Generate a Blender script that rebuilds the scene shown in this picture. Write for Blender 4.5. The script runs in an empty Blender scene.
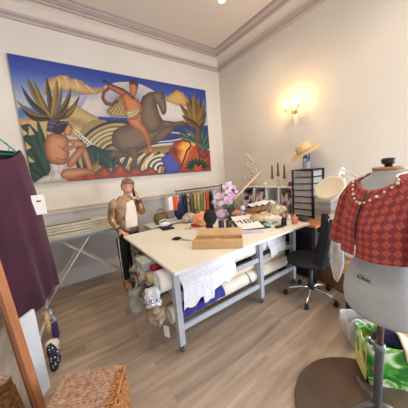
import bpy, bmesh, math, random
import numpy as np
from mathutils import Vector, Matrix, Quaternion, noise
random.seed(7)
PI=math.pi
scn=bpy.context.scene
C=scn.collection
# ------------------------------------------------------------------ camera
FPX=214.41; YAW,PIT,ROL=0.608366,0.14722,-0.078374
CAM=Vector((0,0,1.6))
_F=Vector((math.sin(YAW)*math.cos(PIT),math.cos(YAW)*math.cos(PIT),-math.sin(PIT)))
_r=Vector((math.cos(YAW),-math.sin(YAW),0)); _u=_r.cross(_F)
_R=_r*math.cos(ROL)+_u*math.sin(ROL); _U=-_r*math.sin(ROL)+_u*math.cos(ROL)
cd=bpy.data.cameras.new('camera'); cam=bpy.data.objects.new('camera',cd); C.objects.link(cam)
m=Matrix((( _R.x,_U.x,-_F.x),(_R.y,_U.y,-_F.y),(_R.z,_U.z,-_F.z))).to_4x4(); m.translation=CAM
cam.matrix_world=m; cd.sensor_width=36; cd.lens=FPX*36/408; cd.clip_start=.02
scn.camera=cam
def ray(x,y): return _F+_R*((x-204)/FPX)-_U*((y-204)/FPX)
def on(x,y,ax,v):                 # point of the place seen at x,y lying on the plane ax=v
    d=ray(x,y); i='xyz'.index(ax); return CAM+d*((v-CAM[i])/d[i])
def onp(x,y,p,n):
    d=ray(x,y); return CAM+d*((Vector(p)-CAM).dot(n)/d.dot(n))
def dep(x,y,d): return CAM+ray(x,y)*d
# ------------------------------------------------------------------ materials
def lin(c):
    return tuple(((v/255)/12.92 if v/255<=.04045 else ((v/255+.055)/1.055)**2.4) for v in c)
MC={}
def M(name,rgb,rough=.7,metal=0,var=.12,scale=6,bump=0,bscale=40,trans=0,alpha=1,emit=0,spec=.5,rgb2=None,stretch=None,sheen=0,coat=0):
    if name in MC: return MC[name]
    m=bpy.data.materials.new(name); m.use_nodes=True; nt=m.node_tree; N=nt.nodes; L=nt.links
    b=N['Principled BSDF']; col=lin(rgb)
    b.inputs['Roughness'].default_value=rough; b.inputs['Metallic'].default_value=metal
    b.inputs['Specular IOR Level'].default_value=spec
    if trans: b.inputs['Transmission Weight'].default_value=trans
    if alpha<1: b.inputs['Alpha'].default_value=alpha
    if coat: b.inputs['Coat Weight'].default_value=coat
    if sheen: b.inputs['Sheen Weight'].default_value=sheen
    if emit:
        b.inputs['Emission Color'].default_value=(*col,1); b.inputs['Emission Strength'].default_value=emit
    tc=N.new('ShaderNodeTexCoord'); mp=N.new('ShaderNodeMapping'); L.new(tc.outputs['Object'],mp.inputs[0])
    if stretch: mp.inputs['Scale'].default_value=stretch
    no=N.new('ShaderNodeTexNoise'); no.inputs['Scale'].default_value=scale; no.inputs['Detail'].default_value=5
    L.new(mp.outputs[0],no.inputs['Vector'])
    rp=N.new('ShaderNodeValToRGB')
    c2=lin(rgb2) if rgb2 else tuple(min(1,v*(1+var)) for v in col)
    c1=col if rgb2 else tuple(v*(1-var) for v in col)
    rp.color_ramp.elements[0].color=(*c1,1); rp.color_ramp.elements[1].color=(*c2,1)
    rp.color_ramp.elements[0].position=.35; rp.color_ramp.elements[1].position=.65
    L.new(no.outputs['Fac'],rp.inputs[0]); L.new(rp.outputs[0],b.inputs['Base Color'])
    if bump:
        n2=N.new('ShaderNodeTexNoise'); n2.inputs['Scale'].default_value=bscale; n2.inputs['Detail'].default_value=4
        L.new(mp.outputs[0],n2.inputs['Vector'])
        bp=N.new('ShaderNodeBump'); bp.inputs['Strength'].default_value=bump; bp.inputs['Distance'].default_value=.01
        L.new(n2.outputs['Fac'],bp.inputs['Height']); L.new(bp.outputs[0],b.inputs['Normal'])
    MC[name]=m; return m
# ------------------------------------------------------------------ object helpers
def link(name,me,mat=None,parent=None,smooth=False):
    o=bpy.data.objects.new(name,me); C.objects.link(o)
    if mat is not None:
        for k in (mat if isinstance(mat,(list,tuple)) else [mat]): me.materials.append(k)
    if smooth:
        for p in me.polygons: p.use_smooth=True
    if parent is not None:
        o.parent=parent; o.location=-Vector(parent.get('_o',(0,0,0))) if '_o' in parent else (0,0,0)
    return o
def tag(o,label,cat=None,group=None,kind=None):
    if label: o['label']=label
    if cat: o['category']=cat
    if group: o['group']=group
    if kind: o['kind']=kind
    return o
class MB:
    """collects shapes given in the parent's space"""
    def __init__(s): s.bm=bmesh.new()
    def _v(s,ps): return [s.bm.verts.new(p) for p in ps]
    def box(s,c,d,rz=0,mi=0,M3=None,bev=0):
        R=M3 if M3 is not None else Matrix.Rotation(rz,3,'Z'); h=[v/2 for v in d]
        vs=s._v([Vector(c)+R@Vector((h[0]*i,h[1]*j,h[2]*k)) for i in(-1,1) for j in(-1,1) for k in(-1,1)])
        fs=[]
        for q in ((0,1,3,2),(4,6,7,5),(0,4,5,1),(2,3,7,6),(0,2,6,4),(1,5,7,3)):
            f=s.bm.faces.new([vs[i] for i in q]); f.material_index=mi; fs.append(f)
        if bev:
            es=list({e for f in fs for e in f.edges})
            bmesh.ops.bevel(s.bm,geom=es,offset=bev,segments=2,affect='EDGES',profile=.6)
        return s
    def ring(s,c,ax,r,n,up=None):
        ax=Vector(ax).normalized(); a=ax.orthogonal().normalized() if up is None else (Vector(up)-ax*Vector(up).dot(ax)).normalized()
        b=ax.cross(a)
        rr=r if isinstance(r,(tuple,list)) else (r,r)
        return [Vector(c)+a*(math.cos(2*PI*i/n)*rr[0])+b*(math.sin(2*PI*i/n)*rr[1]) for i in range(n)]
    def tube(s,pts,rs,n=10,cap=True,mi=0,up=None,closed=False):
        pts=[Vector(p) for p in pts]
        if not isinstance(rs,(list,tuple)): rs=[rs]*len(pts)
        L=[]; prev=None
        for i,p in enumerate(pts):
            if closed: t=(pts[(i+1)%len(pts)]-pts[i-1])
            else: t=(pts[min(i+1,len(pts)-1)]-pts[max(i-1,0)])
            t.normalize()
            if prev is None: a=t.orthogonal().normalized() if up is None else (Vector(up)-t*Vector(up).dot(t)).normalized()
            else:
                a=prev-t*prev.dot(t)
                a=a.normalized() if a.length>1e-6 else t.orthogonal().normalized()
            prev=a; b=t.cross(a)
            L.append(s._v([p+a*(math.cos(2*PI*k/n)*rs[i])+b*(math.sin(2*PI*k/n)*rs[i]) for k in range(n)]))
        m=len(L)
        for i in range(m if closed else m-1):
            A,B=L[i],L[(i+1)%m]
            for k in range(n):
                f=s.bm.faces.new((A[k],A[(k+1)%n],B[(k+1)%n],B[k])); f.material_index=mi; f.smooth=True
        if cap and not closed:
            for q in (L[0][::-1],L[-1]):
                f=s.bm.faces.new(q); f.material_index=mi
        return s
    def loft(s,rings,cap=True,mi=0,smooth=True,closed=True):
        L=[s._v(r) for r in rings]
        for A,B in zip(L,L[1:]):
            n=len(A)
            for k in range(n if closed else n-1):
                f=s.bm.faces.new((A[k],A[(k+1)%n],B[(k+1)%n],B[k])); f.material_index=mi; f.smooth=smooth
        if cap and closed:
            for q in (L[0][::-1],L[-1]):
                f=s.bm.faces.new(q); f.material_index=mi
        return s
    def lathe(s,prof,c=(0,0,0),ax=(0,0,1),n=20,mi=0,cap=True):
        ax=Vector(ax).normalized()
        return s.loft([s.ring(Vector(c)+ax*z,ax,max(r,1e-4),n,up=ax.orthogonal()) for r,z in prof],cap,mi)
    def ell(s,c,d,rz=0,mi=0,nu=14,nv=9,fn=None,M3=None):
        R=M3 if M3 is not None else Matrix.Rotation(rz,3,'Z'); rings=[]
        for j in range(nv+1):
            t=-PI/2+PI*j/nv; rr=max(math.cos(t),.004); row=[]
            for i in range(nu):
                a=2*PI*i/nu; p=Vector((math.cos(a)*rr,math.sin(a)*rr,math.sin(t)))
                if fn: p=fn(p)
                row.append(Vector(c)+R@Vector((p.x*d[0],p.y*d[1],p.z*d[2])))
            rings.append(row)
        return s.loft(rings,True,mi)
    def poly(s,pts,th,n,mi=0):     # extruded outline: points in 3D, thickness vector n
        n=Vector(n)*th; A=s._v([Vector(p) for p in pts]); B=s._v([Vector(p)+n for p in pts])
        k=len(A)
        f=s.bm.faces.new(A[::-1]); f.material_index=mi; f=s.bm.faces.new(B); f.material_index=mi
        for i in range(k):
            f=s.bm.faces.new((A[i],A[(i+1)%k],B[(i+1)%k],B[i])); f.material_index=mi
        return s
    def sheet(s,fn,nu,nv,th=.003,mi=0):  # fn(u,v)->point; a cloth with thickness
        P=[[Vector(fn(i/nu,j/nv)) for i in range(nu+1)] for j in range(nv+1)]
        NN=[]
        for j in range(nv+1):
            row=[]
            for i in range(nu+1):
                a=P[j][min(i+1,nu)]-P[j][max(i-1,0)]; b=P[min(j+1,nv)][i]-P[max(j-1,0)][i]
                q=a.cross(b); row.append(q.normalized() if q.length>1e-12 else Vector((0,0,1)))
            NN.append(row)
        A=[s._v(r) for r in P]; B=[s._v([p-q*th for p,q in zip(r,nr)]) for r,nr in zip(P,NN)]
        def fc(*v):
            try: f=s.bm.faces.new(v); f.material_index=mi; f.smooth=True
            except ValueError: pass
        for j in range(nv):
            for i in range(nu):
                fc(A[j][i],A[j][i+1],A[j+1][i+1],A[j+1][i]); fc(B[j][i],B[j+1][i],B[j+1][i+1],B[j][i+1])
        for i in range(nu):
            fc(A[0][i],B[0][i],B[0][i+1],A[0][i+1]); fc(A[nv][i],A[nv][i+1],B[nv][i+1],B[nv][i])
        for j in range(nv):
            fc(A[j][0],A[j+1][0],B[j+1][0],B[j][0]); fc(A[j][nu],B[j][nu],B[j+1][nu],A[j+1][nu])
        return s
    def rough(s,amp,sc,seed=0):
        s.bm.normal_update()
        for v in s.bm.verts: v.co+=v.normal*(noise.noise(v.co*sc+Vector((seed,seed*1.7,0)))*amp)
        return s
    def build(s,name,mat,parent=None,smooth=False,label=None,cat=None,group=None,kind=None,sub=0):
        if parent is not None and '_o' in parent:
            pass
        bmesh.ops.recalc_face_normals(s.bm,faces=s.bm.faces)
        me=bpy.data.meshes.new(name)
        if parent is None:              # origin at the base of the thing
            vs=[v.co for v in s.bm.verts]
            lo=Vector([min(v[i] for v in vs) for i in range(3)]); hi=Vector([max(v[i] for v in vs) for i in range(3)])
            org=Vector(((lo.x+hi.x)/2,(lo.y+hi.y)/2,lo.z))
        else: org=Vector(parent.get('org',(0,0,0)))
        bmesh.ops.translate(s.bm,verts=s.bm.verts,vec=-org)
        s.bm.to_mesh(me); s.bm.free()
        o=bpy.data.objects.new(name,me); C.objects.link(o)
        for k in (mat if isinstance(mat,(list,tuple)) else [mat]): me.materials.append(k)
        if smooth:
            for p in me.polygons: p.use_smooth=True
        if parent is None: o.location=org
        else: o.parent=parent
        if '_keep' : o['org']=tuple(org)
        if sub:
            md=o.modifiers.new('subdivision','SUBSURF'); md.levels=sub; md.render_levels=sub
        tag(o,label,cat,group,kind); return o
def thing(name,label,cat,loc,group=None):
    """an Empty at the base; parts are given in world coordinates"""
    o=bpy.data.objects.new(name,None); C.objects.link(o); o.location=loc; o['org']=tuple(loc); o.empty_display_size=.05
    tag(o,label,cat,group); return o
def copy_tree(o,parent=None):
    c=o.copy(); C.objects.link(c)
    if parent: c.parent=parent
    for ch in [x for x in C.objects if x.parent==o]: copy_tree(ch,c)
    return c
def text(name,s,size,loc,M3,mat,parent,ext=.0006,shear=0):
    cu=bpy.data.curves.new('t','FONT'); cu.body=s; cu.size=size; cu.extrude=ext; cu.align_x='CENTER'; cu.align_y='CENTER'; cu.shear=shear
    t=bpy.data.objects.new('t',cu); C.objects.link(t); bpy.context.view_layer.update()
    me=bpy.data.meshes.new_from_object(t.evaluated_get(bpy.context.evaluated_depsgraph_get()))
    bpy.data.objects.remove(t)
    org=Vector(parent.get('org',(0,0,0)))
    me.transform(Matrix.Translation(Vector(loc)-org)@M3.to_4x4()); me.name=name
    me.materials.clear(); me.materials.append(mat)
    o=bpy.data.objects.new(name,me); C.objects.link(o); o.parent=parent; o['org']=tuple(org); return o
def frame(xax,zax):
    z=Vector(zax).normalized(); x=Vector(xax); x=(x-z*x.dot(z)).normalized(); y=z.cross(x)
    return Matrix((x,y,z)).transposed()
# common materials
white=M('white_paint',(225,224,220),.5,var=.03)
blackp=M('black_plastic',(22,22,24),.45,var=.2)
blackf=M('black_fabric',(20,20,24),.95,var=.25,scale=30,bump=.3,bscale=300)
steel=M('brushed_steel',(170,172,174),.35,1,var=.08)
paper=M('white_paper',(232,230,224),.8,var=.04)
cream=M('cream_cloth',(222,212,188),.9,var=.1,bump=.3,bscale=60)
frost=M('translucent_plastic',(205,205,200),.3,var=.1,alpha=.45,bump=.6,bscale=25)
# ------------------------------------------------------------------ room shell
XR,YB,XL,YF,HC=3.40,3.925,-2.4,-1.9,4.03
wallm=M('wall_paint',(226,219,206),.85,var=.03,scale=1.2,bump=.05,bscale=60)
lowm=M('lower_wall_paint',(206,204,204),.8,var=.03,scale=1.2)
ceilm=M('ceiling_paint',(222,212,198),.9,var=.02,scale=1)
def floor_mat():
    m=bpy.data.materials.new('oak_laminate'); m.use_nodes=True; nt=m.node_tree; N=nt.nodes; L=nt.links; b=N['Principled BSDF']
    tc=N.new('ShaderNodeTexCoord'); mp=N.new('ShaderNodeMapping'); L.new(tc.outputs['Object'],mp.inputs[0])
    br=N.new('ShaderNodeTexBrick'); br.inputs['Scale'].default_value=1; br.inputs['Brick Width'].default_value=1.25; br.inputs['Row Height'].default_value=.2
    br.inputs['Mortar Size'].default_value=.0012; br.offset=.37; br.inputs['Bias'].default_value=0
    br.inputs['Color1'].default_value=(.32,.32,.32,1); br.inputs['Color2'].default_value=(.62,.62,.62,1); br.inputs['Mortar'].default_value=(.0,.0,.0,1)
    L.new(mp.outputs[0],br.inputs['Vector'])
    # grain, different on each plank
    mp2=N.new('ShaderNodeMapping'); mp2.inputs['Scale'].default_value=(.55,5.5,1); L.new(tc.outputs['Object'],mp2.inputs[0])
    ad=N.new('ShaderNodeVectorMath'); ad.operation='ADD'; L.new(mp2.outputs[0],ad.inputs[0])
    sc=N.new('ShaderNodeVectorMath'); sc.operation='SCALE'; sc.inputs['Scale'].default_value=23; L.new(br.outputs['Color'],sc.inputs[0]); L.new(sc.outputs[0],ad.inputs[1])
    n1=N.new('ShaderNodeTexNoise'); n1.inputs['Scale'].default_value=1.7; n1.inputs['Detail'].default_value=8; n1.inputs['Roughness'].default_value=.62; n1.inputs['Distortion'].default_value=.7
    L.new(ad.outputs[0],n1.inputs['Vector'])
    rp=N.new('ShaderNodeValToRGB'); e=rp.color_ramp.elements
    e[0].position=.3; e[0].color=(*lin((134,114,98)),1); e[1].position=.72; e[1].color=(*lin((190,168,146)),1)
    k=e.new(.5); k.color=(*lin((164,144,124)),1)
    L.new(n1.outputs['Fac'],rp.inputs[0])
    mx=N.new('ShaderNodeMix'); mx.data_type='RGBA'; mx.blend_type='MULTIPLY'; mx.inputs[0].default_value=.30
    sp=N.new('ShaderNodeValToRGB'); sp.color_ramp.elements[0].color=(.45,.43,.42,1); sp.color_ramp.elements[1].color=(1,1,1,1); sp.color_ramp.elements[1].position=.55
    L.new(br.outputs['Color'],sp.inputs[0]); L.new(rp.outputs[0],mx.inputs['A']); L.new(sp.outputs[0],mx.inputs['B'])
    L.new(mx.outputs['Result'],b.inputs['Base Color']); b.inputs['Roughness'].default_value=.42; b.inputs['Specular IOR Level'].default_value=.4
    bp=N.new('ShaderNodeBump'); bp.inputs['Strength'].default_value=.08; L.new(n1.outputs['Fac'],bp.inputs['Height']); L.new(bp.outputs[0],b.inputs['Normal'])
    return m
def struct(name,mb,mat): return mb.build(name,mat,kind='structure')
struct('floor',MB().box(((XL+XR)/2,(YF+YB)/2,-.05),(XR-XL+.4,YB-YF+.4,.1)),floor_mat())
struct('ceiling',MB().box(((XL+XR)/2,(YF+YB)/2,HC+.05),(XR-XL+.4,YB-YF+.4,.1)),ceilm)
DZ=1.165
struct('wall_back',MB().box(((XL+XR)/2,YB+.1,(DZ+HC)/2),(XR-XL+.4,.2,HC-DZ),mi=0).box(((XL+XR)/2,YB+.1,DZ/2),(XR-XL+.4,.2,DZ),mi=1),[wallm,lowm])
RW0,RW1,RZ0,RZ1=-1.6,-.35,.5,2.7
struct('wall_right',MB().box((XR+.1,(RW1+YB)/2,HC/2),(.2,YB-RW1,HC)).box((XR+.1,(YF+RW0)/2,HC/2),(.2,RW0-YF,HC)).box((XR+.1,(RW0+RW1)/2,RZ0/2),(.2,RW1-RW0,RZ0)).box((XR+.1,(RW0+RW1)/2,(RZ1+HC)/2),(.2,RW1-RW0,HC-RZ1)),wallm)
mb=MB()
for y in (RW0+.03,(RW0+RW1)/2,RW1-.03): mb.box((XR+.08,y,(RZ0+RZ1)/2),(.06,.06,RZ1-RZ0))
for z in (RZ0+.03,(RZ0+RZ1)/2,RZ1-.03): mb.box((XR+.08,(RW0+RW1)/2,z),(.06,RW1-RW0,.06))
struct('window_3',mb,white)
struct('wall_left',MB().box((XL-.1,(YF+YB)/2,HC/2),(.2,YB-YF,HC)),wallm)
# wall behind the camera with two tall windows
wins=[(-1.1,.55),(2.5,.62)]; z0,z1=.45,2.35
mb=MB(); xs=[XL]
for c,h in wins: xs+=[c-h,c+h]
xs.append(XR)
for i in range(0,len(xs),2): mb.box(((xs[i]+xs[i+1])/2,YF-.1,HC/2),(xs[i+1]-xs[i],.2,HC))
for c,h in wins:
    mb.box((c,YF-.1,z0/2),(2*h,.2,z0)); mb.box((c,YF-.1,(z1+HC)/2),(2*h,.2,HC-z1))
struct('wall_front',mb,wallm)
for i,(c,h) in enumerate(wins):
    mb=MB()
    for x in (c-h+.03,c,c+h-.03): mb.box((x,YF-.08,(z0+z1)/2),(.06,.06,z1-z0))
    for z in (z0+.03,(z0+z1)/2,z1-.03): mb.box((c,YF-.08,z),(2*h,.06,.06))
    struct('window_%d'%(i+1),mb,white)
# cornice (lower band, cove, upper mouldings) and dado, skirting
mauve=M('mauve_moulding',(194,178,172),.8,var=.03,scale=2); cove=M('cove_paint',(222,212,198),.85,var=.02,scale=2)
mauve2=M('mauve_moulding_deep',(174,156,150),.8,var=.03,scale=2)
prof=[(0,3.765,0),(.03,3.765,0),(.035,3.785,0),(.05,3.79,1),(.05,3.805,1),(.06,3.81,0),(.065,3.84,0),(.04,3.845,2),(.05,3.90,2),(.08,3.95,2),(.13,3.985,2),(.165,3.99,2),(.17,3.965,0),(.20,3.965,0),(.205,3.985,1),(.225,3.985,1),(.23,3.995,0),(.30,4.0,0),(.305,4.015,1),(.325,4.015,1),(.33,4.03,0)]
def cornice(name,p0,p1,n,e0,e1):
    mb=MB(); p0,p1,n=Vector(p0),Vector(p1),Vector(n); t=(p1-p0).normalized()
    A=mb._v([p0+n*d+t*(d*e0)+Vector((0,0,z)) for d,z,k in prof]); B=mb._v([p1+n*d-t*(d*e1)+Vector((0,0,z)) for d,z,k in prof])
    for i in range(len(prof)-1):
        f=mb.bm.faces.new((A[i],A[i+1],B[i+1],B[i])); f.material_index=prof[i][2]
    return struct(name,mb,[mauve,mauve2,cove])
cornice('trim_1',(XL,YB,0),(XR,YB,0),(0,-1,0),1,1)
cornice('trim_2',(XR,YB,0),(XR,YF,0),(-1,0,0),1,1)
dadom=M('dado_paint',(214,200,188),.6,var=.03)
mb=MB(); mb.box(((XL+XR)/2,YB-.012,DZ+.03),(XR-XL,.024,.075)); mb.box(((XL+XR)/2,YB-.022,DZ+.055),(XR-XL,.044,.022),bev=.006); mb.box(((XL+XR)/2,YB-.016,DZ-.0),(XR-XL,.032,.014))
struct('trim_3',mb,dadom)
skirt=M('skirting_paint',(222,224,228),.45,var=.02)
mb=MB(); mb.box(((XL+XR)/2,YB-.012,.105),(XR-XL,.024,.21)); mb.box(((XL+XR)/2,YB-.009,.225),(XR-XL,.018,.03),bev=.004)
struct('baseboard_back',mb,skirt)
mb=MB(); mb.box((XR-.012,(YF+YB)/2,.105),(.024,YB-YF-.05,.21)); mb.box((XR-.009,(YF+YB)/2,.225),(.018,YB-YF-.04,.03),bev=.004)
struct('baseboard_right',mb,skirt)
# ------------------------------------------------------------------ the big painting
def painting():
    cx=[on(5.9,52.5,'y',YB-.04),on(207,90.8,'y',YB-.04),on(209.6,171.4,'y',YB-.04),on(34.5,183.1,'y',YB-.04)]
    x0=cx[0].x*.8+cx[3].x*.2; x1=(cx[1].x+cx[2].x)/2; zt=(cx[0].z+cx[1].z)/2; zb=(cx[2].z+cx[3].z)/2
    src=np.array([(5.9,52.5),(207,90.8),(209.6,171.4),(34.5,183.1)]); dst=np.array([(0,0),(1,0),(1,1),(0,1)],float)
    A=[]
    for (x,y),(u,v) in zip(src,dst):
        A.append([x,y,1,0,0,0,-u*x,-u*y,-u]); A.append([0,0,0,x,y,1,-v*x,-v*y,-v])
    Hm=np.linalg.svd(np.array(A))[2][-1].reshape(3,3); Hi=np.linalg.inv(Hm)
    NX,NY=560,300; W_,H_=x1-x0,zt-zb
    u,v=np.meshgrid(np.linspace(0,1,NX),np.linspace(0,1,NY))
    q=np.stack([u,v,np.ones_like(u)],-1)@Hi.T; PX=q[...,0]/q[...,2]; PY=q[...,1]/q[...,2]
    def c(rgb): return np.array(lin(rgb))
    img=np.zeros((NY,NX,3))
    def inside(pts):
        ins=np.zeros(PX.shape,bool); n=len(pts)
        for i in range(n):
            xa,ya=pts[i]; xb,yb=pts[(i+1)%n]
            if ya==yb: continue
            cnd=((ya>PY)!=(yb>PY))&(PX<(xb-xa)*(PY-ya)/(yb-ya)+xa); ins^=cnd
        return ins
    def edge(pts,closed=True):
        D=np.full(PX.shape,1e9); n=len(pts)
        for i in range(n if closed else n-1):
            a=np.array(pts[i]);b=np.array(pts[(i+1)%n]); d=b-a; l=(d@d)+1e-9
            t=np.clip(((PX-a[0])*d[0]+(PY-a[1])*d[1])/l,0,1)
            D=np.minimum(D,np.hypot(PX-a[0]-t*d[0],PY-a[1]-t*d[1]))
        return D
    def smoothpts(p,k=2):
        p=[np.array(a,float) for a in p]
        for _ in range(k):
            q=[]
            for i in range(len(p)):
                a,b=p[i],p[(i+1)%len(p)]; q+=[a*.75+b*.25,a*.25+b*.75]
            p=q
        return [tuple(a) for a in p]
    def fill(pts,col,col2=None,w=4,sm=0,dirn=None):
        """col in the middle, col2 at the outline (rounded forms); dirn: gradient along a direction"""
        if sm: pts=smoothpts(pts,sm)
        k=inside(pts)
        if col2 is None: img[k]=c(col); return
        if dirn is not None:
            s=PX*dirn[0]+PY*dirn[1]; t=(s-s[k].min())/(np.ptp(s[k])+1e-9) if k.any() else s
        else: t=1-np.clip(edge(pts)/w,0,1)
        t=t[...,None]; r=c(col)*(1-t)+c(col2)*t; img[k]=r[k]
    def stroke(pts,wd,col,col2=None,taper=False):
        n=len(pts); D=np.full(PX.shape,1e9)
        for i in range(n-1):
            a=np.array(pts[i],float);b=np.array(pts[i+1],float); d=b-a; l=d@d+1e-9
            t=np.clip(((PX-a[0])*d[0]+(PY-a[1])*d[1])/l,0,1)
            ww=wd*(1-(i+t)/(n-1)*.85) if taper else wd
            D=np.minimum(D,np.hypot(PX-a[0]-t*d[0],PY-a[1]-t*d[1])-ww/2)
        img[D<0]=c(col)
    def ringf(cx_,cy_,rx,ry,w,col,a0=0,a1=360,rot=0):
        dx,dy=PX-cx_,PY-cy_; a=math.radians(rot); X=(dx*math.cos(a)+dy*math.sin(a))/rx; Y=(-dx*math.sin(a)+dy*math.cos(a))/ry
        r=np.hypot(X,Y); an=(np.degrees(np.arctan2(-Y,X)))%360
        k=(np.abs(r-1)<w/2/min(rx,ry))&(((an-a0)%360)<=(a1-a0)); img[k]=c(col)
    def blade(base,tip,w,col,bend=0,col2=None):
        b=np.array(base,float);t=np.array(tip,float); d=t-b; L_=np.hypot(*d); n=np.array([-d[1],d[0]])/L_
        P=[];Q=[]
        for i in range(9):
            s=i/8; p=b+d*s+n*bend*math.sin(PI*s); ww=w*(math.sin(PI*min(1,(s*.8+.18)))**.8)*.5
            if i==8: ww=.05
            P.append(tuple(p+n*ww)); Q.append(tuple(p-n*ww))
        fill(P+Q[::-1],col)
        if col2:
            mid=[tuple(b+d*i/8+n*bend*math.sin(PI*i/8)) for i in range(9)]
            fill(P+mid[::-1],col2)
    # sky
    vv=v[...,None]
    stops=[(0,(38,62,150)),(.1,(52,80,170)),(.2,(105,130,190)),(.32,(168,178,205)),(.45,(205,200,196)),(1,(190,175,140))]
    for i in range(len(stops)-1):
        a,ca=stops[i];b,cb=stops[i+1]; t=np.clip((vv-a)/(b-a),0,1); k=(v>=a)&(v<=b); img[k]=(c(ca)*(1-t)+c(cb)*t)[k]
    fill([(86,104),(97,91),(108,85),(118,82.5),(132,82),(145,86),(157,93),(168,104),(178,118),(186,132),(120,134),(95,124)],(198,190,186),(216,208,200),5,1)
    fill([(100,108),(106,95),(118,90),(132,90),(144,94),(156,108),(166,126),(100,130)],(150,160,190),(186,186,196),6,1)
    # mountains
    fill([(44,83),(51,78),(56.6,77),(59,75),(63.4,75.4),(67.7,75.6),(71,79),(75,79),(82,81),(86,85),(92,88),(99.5,88),(106,87.5),(103,92),(94,96),(80,95),(70,92),(58,92),(44,96)],(206,170,112),(150,122,88),5)
    for p in [((57,78),(60,84),(56,90)),((64,77),(68,83),(66,90)),((75,80),(79,87),(77,93)),((86,86),(92,91),(96,94))]: stroke(p,1.6,(226,196,142),taper=True)
    fill([(80,96),(94,95),(108,92),(108,118),(92,122),(70,120),(76,106)],(214,206,196),(178,172,184),8)
    fill([(84,97),(88,97),(80,112),(74,119),(70,117)],(165,165,190))
    fill([(160,116),(166,99),(171,95),(178,90.6),(184,93.5),(188,100),(192,104),(190,112),(205,122),(160,122)],(218,214,206),(200,196,196),4)
    fill([(165,101),(171,95),(178,90.4),(184,93.2),(187,99),(192,104),(187,107.5),(179,107),(172,104)],(214,176,104),(178,134,72),4)
    # sea
    fill([(98,117.5),(130,119),(165,121.5),(209.3,127),(209.4,150),(150,150),(100,140)],(34,48,118),(52,64,128),6)
    for p in [((140,146),(155,143),(170,142),(186,139)),((142,149),(158,145.5),(176,144)),((165,133),(182,134.5),(190,136))]: stroke(p,1.2,(205,205,210))
    stroke(((135,152),(150,148.5),(165,147),(180,145)),3.2,(205,190,150)); stroke(((135,155),(152,151.5),(166,150)),2.4,(60,66,110))
    # dunes on the left
    fill([(17,110),(24,106),(39,110.5),(38.5,118),(18,119)],(70,105,185),(95,130,200),5)
    fill([(18,118),(28,119),(38,117),(50,120),(58,134),(40,150),(27,150)],(206,172,112),(150,122,76),4)
    fill([(60,112),(66,106),(75,104),(86,112),(100,119),(104,128),(80,140),(58,132)],(196,168,108),(160,134,84),5,1)
    fill([(64,115),(80,118),(92,124),(84,130),(66,126)],(150,128,84),(190,160,104),5)
    fill([(58,96),(66,100),(80,96),(78,104),(64,108),(56,106)],(206,190,164))
    # big wave rings
    fill([(76,160),(77,140),(83,126),(93,120.5),(104,121),(116,126),(122,140),(122,170),(80,172)],(150,130,84))
    for i,(r,cl,w_) in enumerate([(33,(52,44,46),3.4),(30,(176,156,104),3),(27.4,(120,102,66),2.6),(25,(206,188,136),2.6),(22.6,(140,120,76),2.6),(20.4,(214,202,158),2),(18.4,(112,96,64),2.4),(16,(190,170,116),3),(13,(128,108,70),3),(10,(206,190,140),2.4),(7.6,(70,64,60),3)]):
        ringf(112,152,r*1.08,r*.84,w_,cl,20,205,-22)
    # net pattern strip
    for i in range(9):
        x=76+2.2*i; y=133+1.9*i
        fill([(x,y-3),(x+2.6,y-1),(x+1.6,y+3),(x-1.4,y+1)],(222,216,196))
        fill([(x,y-1.2),(x+1.2,y-.2),(x+.6,y+1.4),(x-.6,y+.4)],(40,44,50))
    # dark leaf masses
    fill([(82,150),(92,145),(104,150),(112,162),(110,176),(84,176)],(34,62,52),(24,40,40),5)
    for b in [((96,172),(84,152)),((96,172),(90,149)),((98,172),(98,150)),((100,172),(106,152)),((100,173),(113,158)),((96,173),(82,160))]: blade(*b,3.2,(52,92,70),1,(30,60,52))
    fill([(22,126),(30,124),(38,132),(46,140),(52,158),(50,176),(36,182.5),(33,176)],(40,66,62),(30,48,50),5)
    for b in [((50,172),(28,124)),((50,170),(37,118)),((46,176),(26,142)),((48,178),(30,158)),((52,168),(48,134)),((44,178),(31,170))]: blade(*b,6.5,(44,84,66),1,(28,54,50))
    for p in [((22,128),(29,134),(24,137)),((30,126),(36,135),(30,136)),((27,142),(33,148),(28,150)),((30,156),(37,162),(31,162))]: fill(p,(202,180,120))
    # lower waves
    fill([(84,176),(88,170),(108,152),(130,150),(150,148),(172,146),(182,150),(182,174),(86,181)],(158,134,76),(120,98,54),6)
    for i in range(7):
        x=112+i*8.5
        stroke([(x,176),(x+1.5,166),(x+6,158),(x+13,153)],1.8,(38,40,50)); stroke([(x+3,176),(x+4.5,167),(x+9,160),(x+15,155)],1.8,(222,206,160))
    for r,cl in [(16,(226,214,176)),(13.6,(50,52,70)),(11.5,(226,214,176)),(9,(60,66,96)),(6.6,(232,222,190)),(4,(40,44,66))]: ringf(161,169,r,r*.8,1.9,cl,40,200)
    fill([(100,152),(110,150),(118,154),(120,164),(106,170),(98,164)],(28,52,50))
    for b in [((112,168),(100,152)),((112,168),(108,151)),((114,168),(118,154)),((122,170),(128,158)),((130,170),(137,160)),((122,170),(116,158))]: blade(*b,2.6,(56,88,74),.6,(30,52,50))
    # red-brown hills along the lower edge
    fill([(72,181),(76,176),(86,172),(94,173),(103,166),(112,172),(119,163.5),(128,171),(134,167),(142,171),(149,167),(158,173),(166,174),(180,175),(120,180)],(150,66,42),(96,38,32),4)
    for p in [((103,166),(112,176),(100,178)),((119,163.5),(126,174),(114,176)),((134,167),(142,174),(130,175)),((149,167),(156,173.5),(144,174.5))]: fill(p,(186,84,48),(140,54,36),3,1)
    fill([(66,178),(72,173.5),(80,174),(84,179),(70,181)],(214,112,52),(150,62,36),4)
    fill([(84,178),(90,174),(98,177),(94,180)],(206,92,46),(140,54,34),3)
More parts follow.
